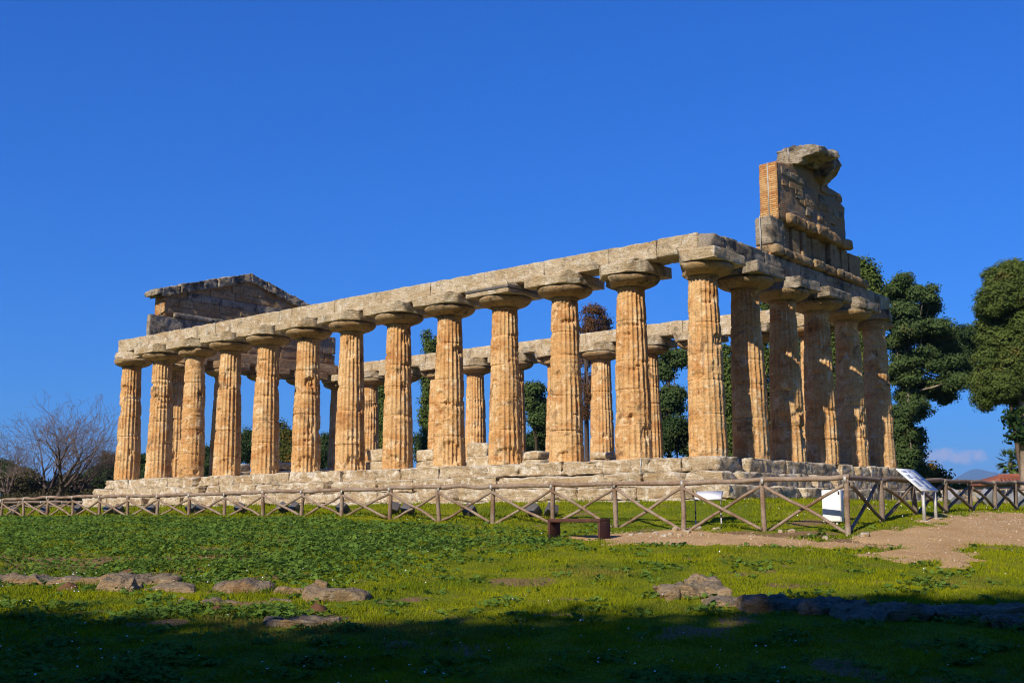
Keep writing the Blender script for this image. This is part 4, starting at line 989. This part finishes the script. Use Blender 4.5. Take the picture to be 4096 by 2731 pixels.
tree('cypress_tree', 'broad dense cypress cut by the right edge of the view', ragged(bl, 8, 1.0, .13, 4, 1.8), [zp(1092, 1530, 48), zp(1086, 1250, 48), zp(1070, 950, 48), zp(1060, 500, 48)], M['cypress'], M['palebark'], 4000, .13, 56, .050, 24, inner=.80, up=.5, rt=.22)
q = [(np.array(zp(a, b, 47.6)), (.28, .28, .28)) for a, b in ((1010, 1110), (960, 1135), (1050, 1150), (1030, 1190), (1075, 1200), (1020, 1250), (1085, 1260), (1000, 1160), (1060, 1100))]
ivy = empty('ivy', np.array(zp(1080, 1300, 47.6))); tag(ivy, 'ivy tendrils hanging on the trunk of the right-hand cypress', 'ivy')
qq, nn = blob_pts(q, 90, .12, 7, 31, .2); V, F = leaves(qq, nn, .11); mesh_obj('ivy_leaves', V-np.array(ivy.location), [F], M['ivy'], ivy)
V, F = tubes([(zp(1085, 1300, 47.6), zp(1060, 1150, 47.6), .03, .02), (zp(1060, 1150, 47.6), zp(960, 1130, 47.6), .02, .01), (zp(1060, 1180, 47.6), zp(1010, 1250, 47.6), .02, .01)], 5); mesh_obj('stem', V-np.array(ivy.location), F, M['bark'], ivy)
bl = [zr(*q, 70, random.uniform(-1, 1)) for q in ((500, 1450, 30, 40), (545, 1500, 50, 50), (520, 1540, 60, 50), (600, 1580, 70, 30), (660, 1570, 40, 25))]
tree('shrub', 'yellow and green leafy shrub at the foot of the dark conifer', bl, [zp(540, 1590, 70), zp(535, 1480, 70)], M['autumn'], M['bark'], 130, .25, 18, .13, 25, cat='shrub', inner=.2, rt=.08)
# behind the temple
def vv(x, y, D): return at(x*1.7415, y*1.7415, D)
bl = [vb(*q, 75, random.uniform(-1, 1)) for q in ((1350, 715, 22, 20), (1380, 720, 20, 20), (1345, 745, 25, 25), (1375, 745, 26, 22), (1360, 775, 28, 25), (1345, 830, 26, 40), (1340, 880, 24, 40), (1350, 930, 22, 40))]
tree('dying_tree', 'dying tree of brown foliage rising above the far architrave', ragged(bl, 5, 0, .5, 6), [vv(1348, 1060, 75), vv(1346, 900, 75), vv(1350, 740, 75)], M['brownleaf'], M['greybark'], 620, .20, 20, .07, 26, inner=.1, rt=.22, limbs=18)
for k, (x, top, hw, bot, D, lab) in enumerate(((984, 765, 16, 1050, 70, 'slender cypress standing behind the ninth front column'), (1003, 790, 12, 1050, 71, 'shorter slender cypress touching the one behind the ninth column'), (880, 850, 9, 1050, 74, 'thin cypress glimpsed beside the eighth column'), (1670, 800, 24, 1060, 58, 'dark cypress behind the gap right of the corner column'), (1757, 700, 22, 1060, 58, 'tall cypress behind the gap between the right-end columns'), (1830, 720, 26, 1060, 60, 'tall cypress behind the third column of the right end'), (1912, 760, 24, 1060, 60, 'cypress behind the fourth and fifth columns of the right end'))):
    bl = []
    for t in np.linspace(0, 1, 9): bl.append(vb(x+random.uniform(-2, 2), top+14+(bot-top)*t, hw*min(1, .38+1.5*t) if t < .5 else hw, (bot-top)*.10, D))
    tree('cypress_tree', lab, ragged(bl, 6, .85, .4, 30+k, 1.6), [vv(x, 1080, D), vv(x, top+30, D)], M['cypress'], M['bark'], 620, .17, 34, .075, 50+k, up=.8, limbs=1, rt=.15)
for k, (blq, D, mat, lab) in enumerate((
    (((1225, 895, 20, 14), (1232, 920, 22, 20), (1240, 950, 22, 25), (1248, 985, 14, 30), (1215, 905, 14, 12)), 68, 'pine', 'ragged dark tree left of the eleventh front column'),
    (((1540, 815, 30, 14), (1560, 825, 18, 12), (1530, 850, 22, 30), (1525, 900, 18, 40), (1545, 930, 30, 30), (1520, 960, 24, 40)), 66, 'pine', 'ragged dark tree left of the corner column'),
    (((1228, 1010, 30, 25), (1250, 1020, 30, 25), (1200, 1025, 24, 22)), 80, 'olive', 'green bush behind the base left of the eleventh column'),
    (((1545, 990, 36, 30), (1570, 1000, 30, 34), (1515, 1010, 30, 30), (1590, 1030, 30, 30)), 64, 'olive', 'grey green bush behind the base left of the corner column'),
    (((567, 1010, 20, 30), (555, 1040, 24, 30), (585, 1050, 30, 30)), 88, 'olive', 'dark bush seen between the fourth and fifth columns'),
    (((658, 1000, 18, 36), (650, 1040, 24, 30), (675, 1050, 24, 30)), 88, 'autumn', 'bush with yellow leaves seen between the fifth and sixth columns'),
    (((745, 1020, 16, 30), (755, 1050, 24, 30), (735, 1050, 20, 26)), 86, 'olive', 'bush seen between the sixth and seventh columns'),
    (((475, 1050, 16, 25), (470, 1070, 24, 25), (490, 1075, 24, 25)), 90, 'olive', 'dark bush glimpsed between the third and fourth columns'),
    (((330, 1060, 12, 22), (336, 1085, 14, 22)), 90, 'olive', 'sliver of dark bush between the first two columns'),
    (((965, 1030, 20, 30), (870, 1030, 20, 40), (1100, 1050, 40, 20)), 84, 'olive', 'low dark hedge plant behind the middle columns'),
    (((1670, 1010, 30, 40), (1700, 1030, 30, 30), (1640, 1040, 30, 20)), 62, 'olive', 'green bush behind the gap right of the corner column'))):
    bl = [vb(*q, D, random.uniform(-.6, .6)) for q in blq]; xm = np.mean([q[0] for q in blq]); ym = min(q[1] for q in blq)
    big = 'tree' in lab
    tree('conifer_tree' if big else 'shrub', lab, ragged(bl, 5, 0 if big else .7, .5, k), [vv(xm, 1100, D), vv(xm, (ym+1060)/2, D), vv(xm, ym+8, D)], M[mat], M['bark'], 70+110*len(bl), .24, 32, .085, 70+k, cat='tree' if big else 'shrub', inner=.25, rt=.16 if big else .07, limbs=6)

# bare winter trees at the left
def bare_tree(name, label, base, H, lean, seed, spread=1.0):
    rr = random.Random(seed); segs = []
    def grow(p, d_, L, r, lv):
        n = 3 if lv < 3 else 2; q = p
        for i in range(n):
            d_ = d_+np.array([rr.gauss(0, .13), rr.gauss(0, .13), rr.gauss(.05 if lv > 1 else 0.02, .09)]); d_ /= np.linalg.norm(d_)
            q2 = q+d_*L/n; r2 = r*(.90 if i < n-1 else .82); segs.append((q, q2, max(r, .0065), max(r2, .006))); q = q2; r = r2
            if lv >= 1 and lv < 6 and rr.random() < .62 and i < n-1: side(q, d_, L*.62, r*.52, lv+1)
        if lv < 6 and len(segs) < 26000:
            for _ in range(5 if lv == 0 else 2): side(q, d_, L*(rr.uniform(1.15, 1.5) if lv == 0 else rr.uniform(.68, .88)), r*rr.uniform(.58, .78), lv+1)
    def side(q, d_, L, r, lv):
        a = rr.uniform(.35, .85)*spread; ax = np.cross(d_, np.array([rr.gauss(0, 1), rr.gauss(0, 1), rr.gauss(0, 1)])); ax /= max(np.linalg.norm(ax), 1e-6)
        v = d_*math.cos(a)+np.cross(ax, d_)*math.sin(a); v[2] = v[2]*.9+.06; grow(q, v/np.linalg.norm(v), L, r, lv)
    grow(np.zeros(3), np.array([lean, 0, 1.0])/math.hypot(lean, 1), H*.17, H*.027, 0)
    root = empty(name, base); tag(root, label, 'tree', 'bare trees at the left')
    big = [s for s in segs if s[2] > .035]; small = [s for s in segs if s[2] <= .035]
    V, F = tubes(big, 7); mesh_obj('trunk', V, F, M['greybark'], root, True)
    V, F = tubes(small, 4); mesh_obj('crown', V, F, M['twig'], root)
    return root
for (vx, vy, D, H, lean, seed, sp, lab) in ((128, 1130, 62, 7.3, .02, 3, 1.0, 'largest bare tree at left with branches fanning from a short trunk'), (95, 1130, 64, 6.4, -.45, 8, .95, 'bare tree leaning left behind the largest one'), (172, 1128, 66, 5.4, .5, 11, .9, 'bare tree leaning right towards the temple'), (20, 1135, 68, 6.0, -.1, 15, 1.0, 'bare tree at the left edge')):
    p = vv(vx, vy, D); bare_tree('bare_tree', lab, (p[0], p[1], gz(p[0], p[1])-.1), H, lean, seed, sp)
for k, (vx, vy, rx, ry, D, mt, lab) in enumerate(((40, 1125, 60, 26, 70, 'twigshrub', 'brownish hedge shrub below the left edge tree'), (110, 1120, 50, 22, 71, 'twigshrub', 'dry hedge shrub below the largest bare tree'), (170, 1118, 40, 26, 72, 'twigshrub', 'dry dark shrub right of the bare trunks'), (225, 1110, 34, 40, 74, 'olive', 'dark green shrub by the left end of the temple'), (250, 1085, 16, 45, 76, 'twigshrub', 'tall thin shrub against the first column'), (60, 1095, 26, 30, 73, 'autumn', 'yellowish leafy shrub among the bare trees'), (200, 1100, 30, 30, 78, 'olive', 'olive shrub behind the bare branches'), (5, 1090, 30, 40, 76, 'olive', 'grey green shrub at the left edge'), (30, 1150, 60, 20, 64, 'twigshrub', 'low dark hedge plant behind the far left fence'), (125, 1150, 60, 18, 64, 'twigshrub', 'low dark hedge plant under the leaning bare tree'), (205, 1145, 40, 18, 66, 'twigshrub', 'low dark hedge plant beside the temple footing'))):
    bl = [vb(vx+random.uniform(-.6, .6)*rx, vy+random.uniform(-.5, .5)*ry, rx*.5, ry*.6, D, random.uniform(-1, 1)) for _ in range(6)]
    tree('shrub', lab, bl, [vv(vx, 1160, D), vv(vx, vy, D)], M[mt], M['greybark'], 380, .26, 26, .075, 120+k, cat='shrub', group='hedge shrubs at the left', inner=.1, rt=.06, limbs=10)

# palms, houses, wall
def palm(vx, vy, D, seed, lab):
    top = np.array(vv(vx, vy, D)); base = np.array([top[0], top[1], -1.75]); root = empty('palm_tree', base); tag(root, lab, 'palm', 'palms behind the houses')
    V, F = pole([base, (base+top)/2+np.array([.1, 0, 0]), top], [.24, .19, .17], 9, .03, seed); mesh_obj('trunk', V-base, F, M['bark'], root, True)
    rr = random.Random(seed); V, F, n = [], [], 0
    for k in range(70):
        a = rr.uniform(0, 2*math.pi); el = rr.uniform(-.9, 1.3); L = rr.uniform(.9, 1.25)
        d_ = np.array([math.cos(a)*math.cos(el), math.sin(a)*math.cos(el), math.sin(el)]); c = top+d_*L*.75; side_ = np.cross(d_, [0, 0, 1]); side_ /= np.linalg.norm(side_)
        V += [top, top+d_*L*.75+side_*.015]; F.append((n, n+1, n+1)); n += 2; F.pop()
        for f in np.linspace(-1.15, 1.15, 13):          # fan leaf of narrow fingers
            dd = d_*math.cos(f)+side_*math.sin(f); dd[2] -= .25*abs(f); tip = c+dd*L*.55; o_ = np.cross(dd, [0, 0, 1])*.03
            V += [c-o_*2.2, c+o_*2.2, tip]; F.append((n, n+1, n+2)); n += 3
        V += [top-side_*.015, top+side_*.015, c]; F.append((n, n+1, n+2)); n += 3
    mesh_obj('fronds', np.array(V)-base, [np.array(F)], M['palm'], root)
palm(2320, 1062, 98, 1, 'left fan palm behind the cream house'); palm(2346, 1058, 100, 2, 'right fan palm behind the cream house')
def house(px0, px1, py_eave, py_ridge, D, depth, name, label, hip=0.0, ridge_in=.2):
    a = np.array(at(px0, py_eave, D)); b = np.array(at(px1, py_eave, D)); ze = a[2]; zr_ = at(px0, py_ridge, D+depth/2)[2]
    base = np.array([a[0], a[1], -1.85]); root = empty(name, base); tag(root, label, 'house')
    ex = b-a; ex[2] = 0; Ln = np.linalg.norm(ex); ex /= Ln; ey = np.array([-ex[1], ex[0], 0])
    def W(u, v, z): return base*0+np.array([a[0], a[1], 0])+ex*u+ey*v+np.array([0, 0, z])
    lo = -1.9
    V = np.array([W(u, v, z) for u in (0, Ln) for v in (0, depth) for z in (lo, ze)]); F = box((0, 0, 0), (1, 1, 1))[1]
    wl = mesh_obj('wall', V-base, [F], M['plaster'], root)
    ov = .3; h = hip
    R = np.array([W(-ov, -ov, ze-.02), W(Ln+ov, -ov, ze-.02), W(Ln+ov, depth+ov, ze-.02), W(-ov, depth+ov, ze-.02), W(h, depth/2, zr_), W(Ln-h, depth/2, zr_)])
    R2 = R.copy(); R2[:, 2] -= .12
    F4 = [[0, 1, 5, 4], [2, 3, 4, 5], [0, 6, 7, 1], [1, 7, 8, 2], [2, 8, 9, 3], [3, 9, 6, 0], [9, 8, 7, 6]]; F3 = [[3, 0, 4], [1, 2, 5]]
    rf = mesh_obj('roof', np.concatenate([R, R2])-base, [np.array(F4), np.array(F3)], M['tile'], root)
    mb = MB(); nseg = int(Ln/.28)                       # tile ridges running down the slope
    sg = [(W(-ov+(Ln+2*ov)*k/nseg, -ov, ze+.0), W(h+(Ln-2*h)*k/nseg, depth/2, zr_+.02), .05, .05) for k in range(nseg+1)]
    V, F = tubes(sg, 6); mesh_obj('tile_ridges', V-base, F, M['tile'], rf)
    hh = ze-lo
    for u in np.arange(1.0, Ln-.8, 2.6):
        z0 = ze-1.55
        V, F = box((u, -.03, 0), (u+.8, .02, 1.0)); V = np.array([W(q[0], q[1], z0+q[2]) for q in V]); wn = mesh_obj('window', V-base, [F], M['white'], root)
        V, F = box((u+.08, -.045, .08), (u+.72, -.032, .92)); V = np.array([W(q[0], q[1], z0+q[2]) for q in V]); mesh_obj('pane', V-base, [F], M['winglass'], wn)
    return root
house(4020, 4330, 1930, 1897, 75, 7, 'house', 'cream house with a red tiled hip roof at the right edge', 1.2)
house(3845, 4100, 1962, 1945, 95, 8, 'house', 'long low farm building with a weathered red tiled roof', 0)
house(3822, 3862, 1952, 1948, 110, 6, 'house', 'small grey shed left of the long red roof', 0)
a = np.array(at(3780, 2000, 68)); b = np.array(at(4300, 2000, 66)); L = np.linalg.norm((b-a)[:2]); rz = math.atan2(b[1]-a[1], b[0]-a[0])
mb = course(0, 0, L, 0, .4, -1.9-a[2], at(3800, 1982, 68)[2]-a[2], lens=(.6, 1.2), seed=950, res=.15, rnd=.05, chip=.08, amp=.03)
o = mb.build('boundary_wall', M['drywall']); o.location = a; o.rotation_euler = (0, 0, rz); tag(o, 'low rough stone boundary wall in front of the houses', 'wall')

# row of tall trees behind the camera: their shadow lies over the foreground; those at right added to block sky
for k in range(16):
    L = -36+3.7*k; x, y = LD(L, -9.5); g = gz(x, y); Ls = L+15.3
    H = float(np.interp(Ls, [-9, -6.5, -5, -3.2, -1, .7, 1.6, 2.6, 5, 9], [19.0, 18.9, 18.8, 18.5, 18.1, 18.6, 19.2, 19.8, 20.15, 20.25]))+.25*math.sin(k*1.9)-.2; bl = []
    for j in range(12):
        zc = g+2.0+(H-3.6)*j/12; bl.append((np.array([x+random.uniform(-.6, .6), y+random.uniform(-.6, .6), zc]), (3.0, 2.3, 1.5)))
    bl.append((np.array([x, y, g+H-1.5]), (3.3, 2.0, 1.5)))
    tr_ = tree('unseen_pine', 'tall dense pine in the unseen row that shades the foreground', bl, [(x, y, g), (x, y, g+H*.5), (x, y, g+H*.9)], M['pine'], M['bark'], 2600, .40, 12, .30, 400+k, group='unseen shading pines behind the viewer', inner=.1, rt=.4)

# far mountain
mth_ = np.linspace(0, 1, 90); px = 3300+mth_*1400; prof = 60+95*np.exp(-((px-3885)/95)**2)+70*np.exp(-((px-4030)/110)**2)+40*np.exp(-((px-3740)/80)**2)+60*np.exp(-((px-4350)/200)**2)+9*fbm(np.stack([px/55, 0*px, 0*px], 1), 5, 4)
V = []; F = []
for i, (x, h) in enumerate(zip(px, prof)):
    V += [at(x, 2046, 7200), at(x, 2046-max(4, h), 8500+300*math.sin(i)), at(x, 2046, 9800)]
V = np.array(V); V[0::3, 2] = -2; V[2::3, 2] = -2
a = np.arange(89)*3; F = np.concatenate([np.stack([a, a+3, a+4, a+1], 1), np.stack([a+1, a+4, a+5, a+2], 1)])
mt = mesh_obj('mountain', V, [F], flat('mountain_woods', (.06, .08, .05), .95, .05, 0, .3, .002), smooth=True)
tag(mt, 'faint blue mountain on the horizon at the right', 'mountain', kind='structure')

# the clear air that turns the far mountain blue
hm = bpy.data.materials.new('haze_air'); hm.use_nodes = True; hn = hm.node_tree
for n in list(hn.nodes): hn.nodes.remove(n)
ho = hn.nodes.new('ShaderNodeOutputMaterial'); hv = hn.nodes.new('ShaderNodeVolumePrincipled'); hn.links.new(hv.outputs[0], ho.inputs['Volume'])
hv.inputs['Density'].default_value = 1.15e-4; hv.inputs['Color'].default_value = (.34, .60, 1, 1); hv.inputs['Anisotropy'].default_value = 0.0
V, F = box((-13000, -13000, -12), (13000, 13000, 440)); hz = mesh_obj('haze', V, [F], hm); tag(hz, kind='stuff', label='thin blue air over the plain', cat='haze')

# ------------------------------------------------------------------ ground cover
def scatter(n, D0, D1, power=1.0, seed=0, wide=.50):
    rg = np.random.default_rng(seed); u = rg.random(n); D = (D0**(1-power)+u*(D1**(1-power)-D0**(1-power)))**(1/(1-power)) if power != 1 else D0*(D1/D0)**u
    L = (rg.random(n)*2-1)*wide*D
    return CAM[0]+RH[0]*L+FH[0]*D, CAM[1]+RH[1]*L+FH[1]*D, D, L, rg
def in_temple(X, Y): return (X > -12*S_-1.55) & (X < 1.55) & (Y > -1.6) & (Y < 5*S_+1.5)
def soil_n(X, Y):
    P = np.stack([X, Y, 0*X], -1); return fbm(P*.8, 91, 4)
# grass
X, Y, D, L, rg = scatter(420000, 8.5, 60, 1.0, 5)
k = (path_mask(X, Y) < .02+.25*rg.random(len(X))**3) & ~in_temple(X, Y) & (bare_at(X, Y)*.95 < rg.random(len(X)))
X, Y, D = X[k], Y[k], D[k]; Z = ground_z(X, Y); n = len(X)
P3 = np.stack([X, Y, 0*X], -1); tall = .6+.5*fbm(P3*.5, 95, 3)+.9*fbm(P3*1.9, 96, 3)+.9*np.maximum(0, fbm(P3*4.3, 97, 2)-.2)
hgt = np.clip(.055*tall, .018, .13)*rg.uniform(.6, 1.5, n)*(1+.02*np.maximum(0, D-15)); wdt = .0045*np.maximum(1, D/10)*rg.uniform(.7, 1.4, n)
a = rg.uniform(0, 2*math.pi, n); dx, dy = np.cos(a), np.sin(a); ln = rg.uniform(.2, 1.0, n)*hgt; b = rg.uniform(0, 2*math.pi, n)
V = np.stack([np.stack([X-dx*wdt, Y-dy*wdt, Z-.01], 1), np.stack([X+dx*wdt, Y+dy*wdt, Z-.01], 1), np.stack([X+np.cos(b)*ln, Y+np.sin(b)*ln, Z+hgt], 1)], 1).reshape(-1, 3)
g = mesh_obj('grass', V, [np.arange(n*3).reshape(n, 3)], M['grass']); tag(g, 'short bright green grass of the meadow', 'grass', kind='stuff')
# mallow: broad dark leaves in drifts
fence_gap = float(np.mean([p[0][1] for p in FP]))
def mallow_density(X, Y, D, L):
    P = np.stack([X, Y, 0*X], -1); n1 = fbm(P*.42, 111, 4); n2 = fbm(P*1.25, 112, 4)
    left = sm(2.2, -2.0, L-.9+.5*np.clip(26-D, 0, 9)+.9*n1)*sm(16.8, 19.0, D)*sm(fence_gap-.4, fence_gap-2.0, Y)
    shade = sm(-1, -4, L)*sm(15.8, 15.0, D)*.35
    d_ = left*np.clip(.85+1.3*n2, 0, 1.3) + (np.clip((n2+.35*n1-.27)*3.4, 0, 1)*.7+np.clip((fbm(P*2.4, 117, 3)-.22)*4, 0, 1)*.55)*sm(60, 30, D)*sm(fence_gap+1.5, fence_gap-1, Y) + shade*np.clip(.2+1.6*n2, 0, 1)
    return d_*(1-.85*bare_at(X, Y))
X, Y, D, L, rg = scatter(330000, 9.0, 46, 0.35, 9)
dn = mallow_density(X, Y, D, L); k = (rg.random(len(X)) < dn*.62) & (path_mask(X, Y) < -.05) & ~in_temple(X, Y)
X, Y, D, dn = X[k], Y[k], D[k], dn[k]; n = len(X)
P3 = np.stack([X, Y, 0*X], -1)
Z = ground_z(X, Y)+.02+rg.random(n)**1.3*(.04+.11*np.clip(.35+fbm(P3*1.9, 115, 3), 0, 1))*np.clip(dn, .3, 1)
s = rg.uniform(.022, .052, n)*(1+.012*np.maximum(0, D-18)); nrm = rg.normal(0, .42, (n, 3)); nrm[:, 2] = 1.0; nrm /= np.linalg.norm(nrm, axis=1, keepdims=True)
a = np.cross(nrm, rg.normal(0, 1, (n, 3))); a /= np.linalg.norm(a, axis=1, keepdims=True); b = np.cross(nrm, a); C = np.stack([X, Y, Z], 1)
V = []
for t in range(6):
    th = t*math.pi/3; rr_ = (s*(1.0 if t else .45))[:, None]; V.append(C+(a*math.cos(th)+b*math.sin(th))*rr_+nrm*(rr_*(.25 if t % 2 else .0)))
V = np.stack(V, 1).reshape(-1, 3)
idx = np.arange(n)[:, None]*6; F = np.concatenate([idx+np.array([[0, 1, 2, 3]]), idx+np.array([[0, 3, 4, 5]])])
g = mesh_obj('mallow_plants', V, [F], M['mallow']); tag(g, 'drifts of dark green broad leaved mallow in the meadow', 'ground cover', kind='stuff')
# gravel on the path
rg = np.random.default_rng(17); n = 16000
X = rg.uniform(x0, x1, n); Y = rg.uniform(y0, y1, n); k = path_mask(X, Y) > -.25*rg.random(n); X, Y = X[k], Y[k]; n = len(X); Z = ground_z(X, Y)+.026
s = rg.uniform(.006, .022, n)**1.0; s = np.where(rg.random(n) < .06, s*1.9, s); C = np.stack([X, Y, Z], 1)
d6 = np.array([[1, 0, 0], [0, 1, 0], [-1, 0, 0], [0, -1, 0], [0, 0, .6], [0, 0, -.6]], float); V = (C[:, None]+d6[None]*s[:, None, None]*rg.uniform(.6, 1.3, (n, 6, 1))).reshape(-1, 3)
f8 = np.array([[0, 1, 4], [1, 2, 4], [2, 3, 4], [3, 0, 4], [1, 0, 5], [2, 1, 5], [3, 2, 5], [0, 3, 5]]); F = (np.arange(n)[:, None, None]*6+f8[None]).reshape(-1, 3)
g = mesh_obj('gravel', V, [F], M['pebble']); tag(g, 'loose gravel lying on the path', 'gravel', kind='stuff')
# daisies
X, Y, D, L, rg = scatter(60000, 9.5, 34, .8, 13)
P = np.stack([X, Y, 0*X], -1); dn = np.clip((fbm(P*.7, 121, 3)-.08)*2, 0, 1)*.10
dn = dn + .25*np.exp(-(((L+6.2)/2.2)**2+((D-17.8)/1.3)**2)) + .5*np.exp(-(((L-10)/2.4)**2+((D-27.8)/.8)**2)) + .10*np.exp(-(((L+.5)/4)**2+((D-11)/1.5)**2))
k = (rg.random(len(X)) < dn*.45*np.where(D < 14, .6, 1)) & (path_mask(X, Y) < -.1) & ~in_temple(X, Y); X, Y, D = X[k], Y[k], D[k]; n = len(X); Z = ground_z(X, Y)+rg.uniform(.05, .10, n)
s = rg.uniform(.008, .012, n)*np.maximum(1, D/19); tl = rg.normal(0, .35, (n, 2)); V = []
for t in range(6):
    th = t*math.pi/3; cx, cy = np.cos(th)*s, np.sin(th)*s; V.append(np.stack([X+cx, Y+cy, Z+cx*tl[:, 0]+cy*tl[:, 1]], 1))
V = np.stack(V, 1).reshape(-1, 3)
g = mesh_obj('daisies', V, [np.arange(n*6).reshape(n, 6)], M['daisy']); tag(g, 'scattered white daisies flowering in the grass', 'flowers', kind='stuff')
